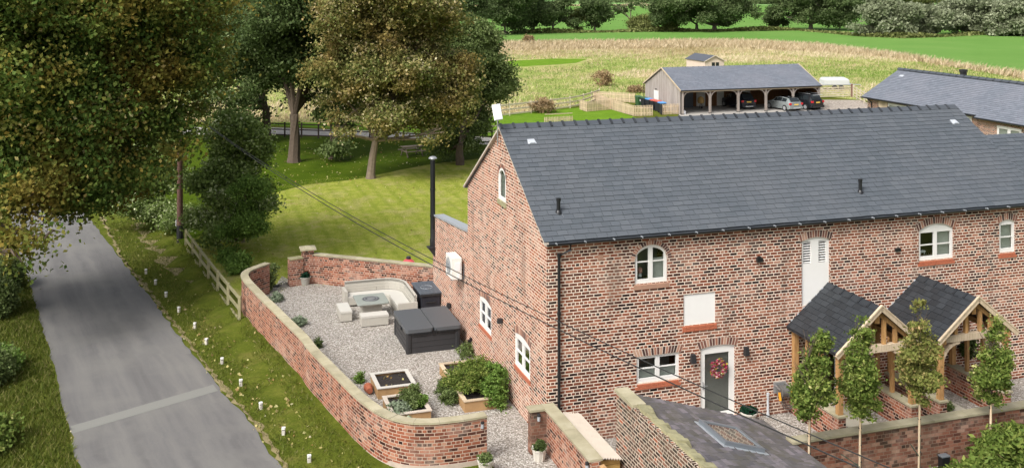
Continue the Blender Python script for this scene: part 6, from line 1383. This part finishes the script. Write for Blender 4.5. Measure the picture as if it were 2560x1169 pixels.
for i, (u, v, lb, L_) in enumerate(((2215, 92, 'wide silvery willow bush at the left of the right hand thicket', [(2200, 45, 48, .8, 0), (2250, 50, 48, .75, 0), (2160, 65, 30, .8, 0), (2230, 75, 40, .5, 0)]),
        (2315, 90, 'lower silvery willow bush in the middle of the right hand thicket', [(2310, 55, 38, .9, 0), (2340, 45, 32, .9, 0), (2300, 78, 30, .5, 0)]),
        (2420, 86, 'taller olive willow bush towards the right edge', [(2420, 35, 50, .9, 0), (2460, 40, 40, .8, 0), (2385, 45, 34, .9, 0), (2425, 70, 36, .4, 0)]),
        (2530, 90, 'silvery willow bush at the far right edge', [(2530, 50, 42, .9, 0), (2570, 40, 45, .9, 0), (2495, 60, 28, .8, 0), (2600, 70, 40, .6, 0)]))):
    far('willow_bush', lb, u, v, L_, 'leaf_willow' if i != 2 else 'leaf_willow', 220+i, 700, .2, .5, 1.2, inner=.4)
far('wood_edge_tree', 'yellow green tree behind the silvery bushes', 2330, 76, [(2330, 5, 60, .8, 10), (2260, -5, 60, .7, 10), (2180, 0, 60, .7, 10), (2300, 40, 50, .6, 12)], 'leaf_far_olive', 230, 700, r0=.4)
far('wood_edge_tree', 'dark tree behind the bushes at the right corner', 2500, 76, [(2500, 0, 60, .8, 10), (2560, -10, 70, .8, 10), (2430, -10, 60, .8, 10), (2600, 30, 60, .8, 10)], 'leaf_far', 231, 700, r0=.4)
# low fringe of bramble and rough grass under the hedge line, and the far hedge: nobody could count these
def fringe(name, pts, h, w, n, size, mat, seed, lb, cat):
    rg = np.random.default_rng(seed); P_ = [G(u, v) for u, v in pts]; seg = rg.integers(0, len(P_)-1, n); a = rg.random(n)
    A = np.array([[p.x, p.y] for p in P_]); xy = A[seg]*(1-a)[:, None]+A[seg+1]*a[:, None]
    P = np.zeros((n, 3)); P[:, 0] = xy[:, 0]+rg.normal(size=n)*.3; P[:, 1] = xy[:, 1]+rg.normal(size=n)*w; P[:, 2] = rg.random(n)**1.3*h*(.6+.4*np.sin(xy[:, 0]*.21+seed))
    return tag(cards(name, P, size, mat, None, seed), lb, cat, kind='stuff')
fringe('hedge_bottom', [(1140, 84), (1440, 82), (1640, 79), (1800, 78), (2000, 76)], 1.2, 1.2, 7000, .5, 'leaf_far_olive', 301, 'rough bramble fringe under the field trees', 'undergrowth')
fringe('hedge_bottom', [(2000, 77), (2080, 84), (2150, 91), (2250, 95), (2350, 92), (2450, 87), (2620, 91)], 1.3, 1.2, 8000, .5, 'leaf_far_olive', 302, 'rough bramble fringe under the right hand bushes', 'undergrowth')
fringe('far_hedge', [(1480, 6), (1640, 8)], 5, 6, 5000, 1.4, 'leaf_far', 303, 'dark hedge far up the sloping field', 'hedge')
fringe('far_hedge', [(1760, 9), (1960, 11)], 5, 6, 5000, 1.4, 'leaf_far', 304, 'dark hedge between the two great oaks', 'hedge')
fringe('dry_strip', [(1140, 16), (1500, 15), (1700, 14)], 1, 6, 4000, 1.2, 'straw', 305, 'pale dry strip across the far field', 'grass')

# columnar pear trees tied to stakes behind which the front wall runs
rg0 = random.Random(2)
for i, (u, v, top_, hw_, mat_, lb) in enumerate(((2022, 1130, 832, 62, 'leaf_pear', 'leftmost of the four staked columnar young trees'), (2149, 1172, 812, 68, 'leaf_pear', 'second from the left of the four staked columnar young trees'), (2297, 1176, 776, 66, 'leaf_autumn', 'third staked columnar young tree, with yellowing leaves'), (2475, 1150, 798, 56, 'leaf_pear', 'rightmost of the four staked columnar young trees'))):
    Y = D(u, v, 26).y; s_ = None
    # root: on the planting line 4.7 m in front of the house wall
    k = (u-U0)/F; Y = (-4.62+HC.x*E2.x+HC.y*E2.y)/(k*E2.x+E2.y); base = Vector((k*Y, Y, 0)); pxm = F/Y
    zt = CH-(top_-V0)*Y/F; zb = CH-((1040, 1030, 1000, 1010)[i]-V0)*Y/F; w_ = hw_*1.05/pxm
    du = (35, 10, 0, 22)[i]/pxm
    o = thing('columnar_tree', lb, 'tree', base, 0, 'staked young trees in front of the wall')
    mb = MB(); mb.tube([(0.02, .03, -.1), (.03, .03, zb), (du*.5, .02, (zb+zt)/2), (du, 0, zt-.1)], [.035, .03, .02, .006], 8)
    for q in range(26):
        z = zb+(zt-zb)*rg0.uniform(0, .8); a = rg0.uniform(0, 6.28); l = w_*rg0.uniform(.4, .9)*(1-.5*(z-zb)/(zt-zb)); mb.tube([(0, 0, z), (l*.5*math.cos(a), l*.5*math.sin(a), z+.25), (l*math.cos(a), l*math.sin(a), z+.55)], [.012, .008, .003], 4)
    mb.build('trunk', 'bark_dark', o)
    mb = MB(); mb.tube([(-.03, -.06, -.1), (-.0, -.06, zb+.1)], .028, 8); st_ = mb.build('stake', 'picket', o)
    z = .3
    while z < zb: MB().tube([(-.0, -.04, z), (-.0, -.04, z+.025)], .045, 8).build('tie', 'black_matt', st_); z += .42
    hh = zt-zb; B_ = [((du*q+rg0.uniform(-.05, .05)*(1-q), rg0.uniform(-.05, .05)*(1-q), zb+hh*q), (w_*k_*rg0.uniform(.85, 1.1), w_*k_*.85, hh*.12)) for q, k_ in ((.07, .3), (.18, .6), (.3, .74), (.42, .62), (.55, .5), (.68, .38), (.8, .28), (.89, .2), (.96, .13))]
    P_, tn = cloud(B_, 340, 30, .15, 400+i, .45, -1, 64, .1); cards('crown', P_, .052, mat_, o, 400+i, r=tn, elong=1.7)
    if i in (1, 2):
        mb = MB(); mb.bar((-.75+.25*i, -.1, .95), (-.02, -.06, .62), .05, .012); mb.build('strap', 'green_strap', o)
    else:
        pass
def bamboo(label, u, v, r, h, seed, n):
    p = G(u, v); o = thing('bamboo_clump', label, 'shrub', p, 0, 'arching green bamboo at the bottom right'); rg = np.random.default_rng(seed)
    P_, tn = cloud([((0, 0, h*.55), (r, r*.8, h*.5)), ((r*.6, 0, h*.35), (r*.7, r*.6, h*.35)), ((-r*.6, 0, h*.3), (r*.6, r*.6, h*.3))], n, 70, .2, seed, .4); cards('foliage', P_[P_[:, 2] > 0], .07, 'leaf_pear', o, seed, r=tn[P_[:, 2] > 0], elong=2.6)
    mb = MB(); rg2 = random.Random(seed)
    for _ in range(12): a = rg2.uniform(0, 6.28); mb.tube([(0, 0, 0), (r*.3*math.cos(a), r*.3*math.sin(a), h*.7), (r*.8*math.cos(a), r*.8*math.sin(a), h*.85)], [.012, .01, .004], 4)
    mb.build('stem', 'leaf_mid', o)
bamboo('taller bamboo clump at the right edge below the wall', 2525, 1190, .75, 1.15, 61, 300); bamboo('lower bamboo clump below the rightmost stake', 2430, 1235, .65, .65, 62, 200)
o = housething('black_lantern', 'small black box at the foot of the front wall', 'light', 9.45, -4.35, .0); mb = MB(); mb.box(-.12, .12, -.08, .08, 0, .34); mb.build('body', 'black_plastic', o); mb = MB(); mb.box(-.13, .13, -.09, .09, .34, .37); mb.build('top', 'grey_metal', o)
# left verge hedge
for i, (u, v, r, h, m_, lb) in enumerate(((-15, 790, .8, 1.4, 'leaf_mid', 'dark hazel bush at the left edge below the sycamore'), (-40, 960, .8, 1.2, 'leaf_mid', 'green bush at the left edge half way down'), (5, 925, .35, .6, 'leaf_bright', 'small yellow green bush at the left edge'), (-50, 1120, .8, .8, 'leaf_pear', 'straggly nettle bush in the bottom left corner'), (15, 720, .6, 1.3, 'leaf_mid', 'dark bush tight under the sycamore leaves by the lane'))):
    p = GR(u, v); plant('verge_bush', lb, 'bush', tuple(p), [((0, 0, h*.5), (r, r, h*.5)), ((-r*.6, .3, h*.45), (r*.8, r*.8, h*.45)), ((r*.3, -.6, h*.25), (r*.6, r*.6, h*.3))], 260, 70, .28, .07, m_, 70+i, 'bushes on the left verge', stems=8, stemmat='bark_dark')
p = GR(578, 700); plant('verge_plant', 'bright green leafy plant against the back of the rail fence', 'plant', (p.x+.3, p.y+.2, p.z+.1), [((0, 0, .5), (.4, .7, .5)), ((-.4, .9, .4), (.4, .7, .4)), ((-1.0, 1.9, .4), (.4, .8, .4))], 160, 36, .2, .08, 'leaf_bright', 81)
p = G(1322, 110); plant('rust_bush', 'small brown bush standing at the far edge of the pale grass', 'bush', tuple(p), [((0, 0, .9), (1.3, .8, 1.0))], 60, 30, .5, .2, 'leaf_rust', 82)
for u, v, r, h, lb in ((1355, 282, 1.3, 1.5, 'brown twiggy bush behind the pale rail fence'), (1508, 215, 1.2, 2.0, 'tall brown dock like plant in the meadow'), (1590, 232, .8, .8, 'small brown tuft in the meadow near the carport')):
    p = G(u, v); plant('rust_bush', lb, 'bush', tuple(p), [((0, 0, h*.5), (r, r, h*.5))], 70, 26, .4, .13, 'leaf_rust', int(u), stems=6)

# ================================================================ grass, meadow, fallen leaves (nobody could count these)
def inpoly(px_, py_, poly):
    ins = np.zeros(len(px_), bool); n = len(poly)
    for i in range(n):
        x1, y1 = poly[i]; x2, y2 = poly[(i+1) % n]
        c = ((y1 > py_) != (y2 > py_)) & (px_ < (x2-x1)*(py_-y1)/(y2-y1+1e-12)+x1); ins ^= c
    return ins
def scatter(poly, n, seed, lump=0, pw=0):
    rg = np.random.default_rng(seed); xs = [p[0] for p in poly]; ys = [p[1] for p in poly]
    m = int(n*3); x = rg.uniform(min(xs), max(xs), m); y = rg.uniform(min(ys), max(ys), m)
    k = inpoly(x, y, poly); x, y = x[k], y[k]
    if lump:
        f = .5+.5*np.sin(x*lump+2*np.sin(y*lump*.7))*np.cos(y*lump*1.3+1.7*np.sin(x*lump*.6)); k = rg.random(len(x)) < f; x, y = x[k], y[k]
    return x[:n], y[:n]
def grass(name, poly, n, size, mat, seed, zf=None, lump=0, lb='', lean=.35, up=None):
    x, y = scatter(poly, n, seed, lump); z = np.array([zf(a, b) for a, b in zip(x, y)]) if zf else np.full(len(x), .005)
    return tag(cards(name, np.stack([x, y, z], 1), size, mat, None, seed, 'blade', up=up, lean=lean), lb, 'grass', kind='stuff')
vr = [(p.x, p.y) for p in [GR(u, v) for u, v in ((265, 560), (300, 633), (352, 706), (414, 784), (478, 867), (562, 977), (625, 1044), (690, 1128), (730, 1200), (960, 1200), (830, 1080), (700, 905), (600, 800), (560, 740), (450, 610), (400, 540))]]
grass('verge_tufts', vr, 52000, .09, 'grass_blade', 501, zg, lb='grass blades of the right hand verge', lean=.6)
vl = [(p.x, p.y) for p in [GR(u, v) for u, v in ((66, 700), (92, 779), (125, 898), (152, 1013), (172, 1081), (190, 1159), (190, 1230), (-200, 1230), (-150, 700))]]
grass('verge_tufts', vl, 52000, .14, 'grass_blade', 502, zg, lb='rough grass blades of the left hand verge', lean=.6)
lw = [(-10.0, 40.0), (-9.3, 43), (-5, 43.2), (-.6, 41.8), (0.5, 42), (0, 66), (-2, 70), (-16, 66), (-15.4, 50)]
grass('lawn_tufts', lw, 60000, .05, 'lawn_blade', 503, None, lump=.9, lb='short grass blades of the mown lawn', lean=.7)
md = [(p.x, p.y) for p in mead]
x, y = scatter(md, 170000, 504); k = (inpoly(x, y, [(p.x, p.y) for p in (G(1262, 150), G(1480, 145), G(1450, 166), G(1262, 172))]) == False); x, y = x[k], y[k]
rg = np.random.default_rng(5)
nz = np.array([noise.fractal(Vector((a*.045, b*.03, 2.0)), 1.0, 2.0, 5) for a, b in zip(x, y)])
f = nz*2.2
vpix = V0+F*CH/y
dry = (vpix+rg.normal(size=len(x))*9+f*16 < 142) | (f+rg.normal(size=len(x))*.35 > .7) | (vpix+rg.normal(size=len(x))*6 > 262)
P = np.stack([x, y, np.zeros(len(x))], 1)
tn_ = np.clip(.5+.25*f+rg.normal(size=len(f))*.25+.2*np.sin(x*.9)*np.cos(y*.6), 0, 1)
tag(cards('dry_grass', P[dry], .42, 'straw', None, 505, 'blade', lean=.5, up=(.25, 0), r=tn_[dry]), 'pale feathery dry grass across the meadow', 'grass', kind='stuff')
tag(cards('meadow_grass', P[~dry], .3, 'meadow_blade', None, 506, 'blade', lean=.6, r=tn_[~dry]), 'green and yellow rough grass of the meadow', 'grass', kind='stuff')
x, y = scatter([(p.x, p.y) for p in (G(1255, 109), G(1800, 104), G(1900, 107), G(2050, 116), G(2250, 140), G(2400, 166), G(2560, 190), G(2560, 200), G(2400, 172), G(2250, 149), G(2050, 132), G(1800, 120), G(1255, 128))], 24000, 507)
tag(cards('dry_grass', np.stack([x, y, np.zeros(len(x))], 1), .9, 'straw', None, 508, 'blade', lean=.5, up=(.3, 0)), 'tall pale plumes along the far edge of the meadow', 'grass', kind='stuff')
def leaves(poly, n, size, seed, lb, zf=None, mat='fallen'):
    x, y = scatter(poly, n, seed); z = np.array([(zf(a, b) if zf else 0)+.03 for a, b in zip(x, y)])
    P = np.stack([x, y, z], 1); o = cards('fallen_leaves', P, size, mat, None, seed, elong=1.0); tag(o, lb, 'leaves', kind='stuff')
leaves(vr, 500, .085, 601, 'pale fallen leaves scattered over the right hand verge', zg)
leaves([(p.x, p.y) for p in [GR(u, v) for u, v in ((450, 760), (640, 860), (800, 1130), (760, 1150), (600, 990), (480, 860))]], 260, .1, 602, 'thicker fallen leaves around the marker posts', zg)
leaves([(p.x, p.y) for p in [GR(u, v) for u, v in ((70, 690), (97, 779), (131, 898), (160, 1013), (184, 1081), (202, 1159), (190, 1159), (172, 1081), (148, 1013), (120, 898), (88, 779), (62, 690))]], 260, .08, 603, 'dry leaves gathered along the left edge of the lane', zg)
leaves([(p.x, p.y) for p in [GR(u, v) for u, v in ((340, 706), (402, 784), (466, 867), (549, 977), (612, 1044), (670, 1128), (702, 1169), (720, 1169), (690, 1128), (632, 1044), (566, 977), (484, 867), (420, 784), (354, 706))]], 500, .07, 604, 'dry leaves gathered along the right edge of the lane', lambda a, b: zg(a, b))
leaves(lw, 420, .08, 605, 'pale leaves scattered over the mown lawn')
leaves([(p.x, p.y) for p in (G(650, 480), G(1080, 410), G(1050, 360), G(680, 350))], 220, .1, 606, 'pale leaves scattered in the shade of the trees')
leaves([(p.x, p.y) for p in (W(-3.6, 4.8, 0), W(-2.8, 4.8, 0), W(-2.8, 5.8, 0), W(-3.6, 5.8, 0))], 14, .08, 607, 'few yellow leaves on the bare soil bed', lambda a, b: .25)
bpy.context.view_layer.update()
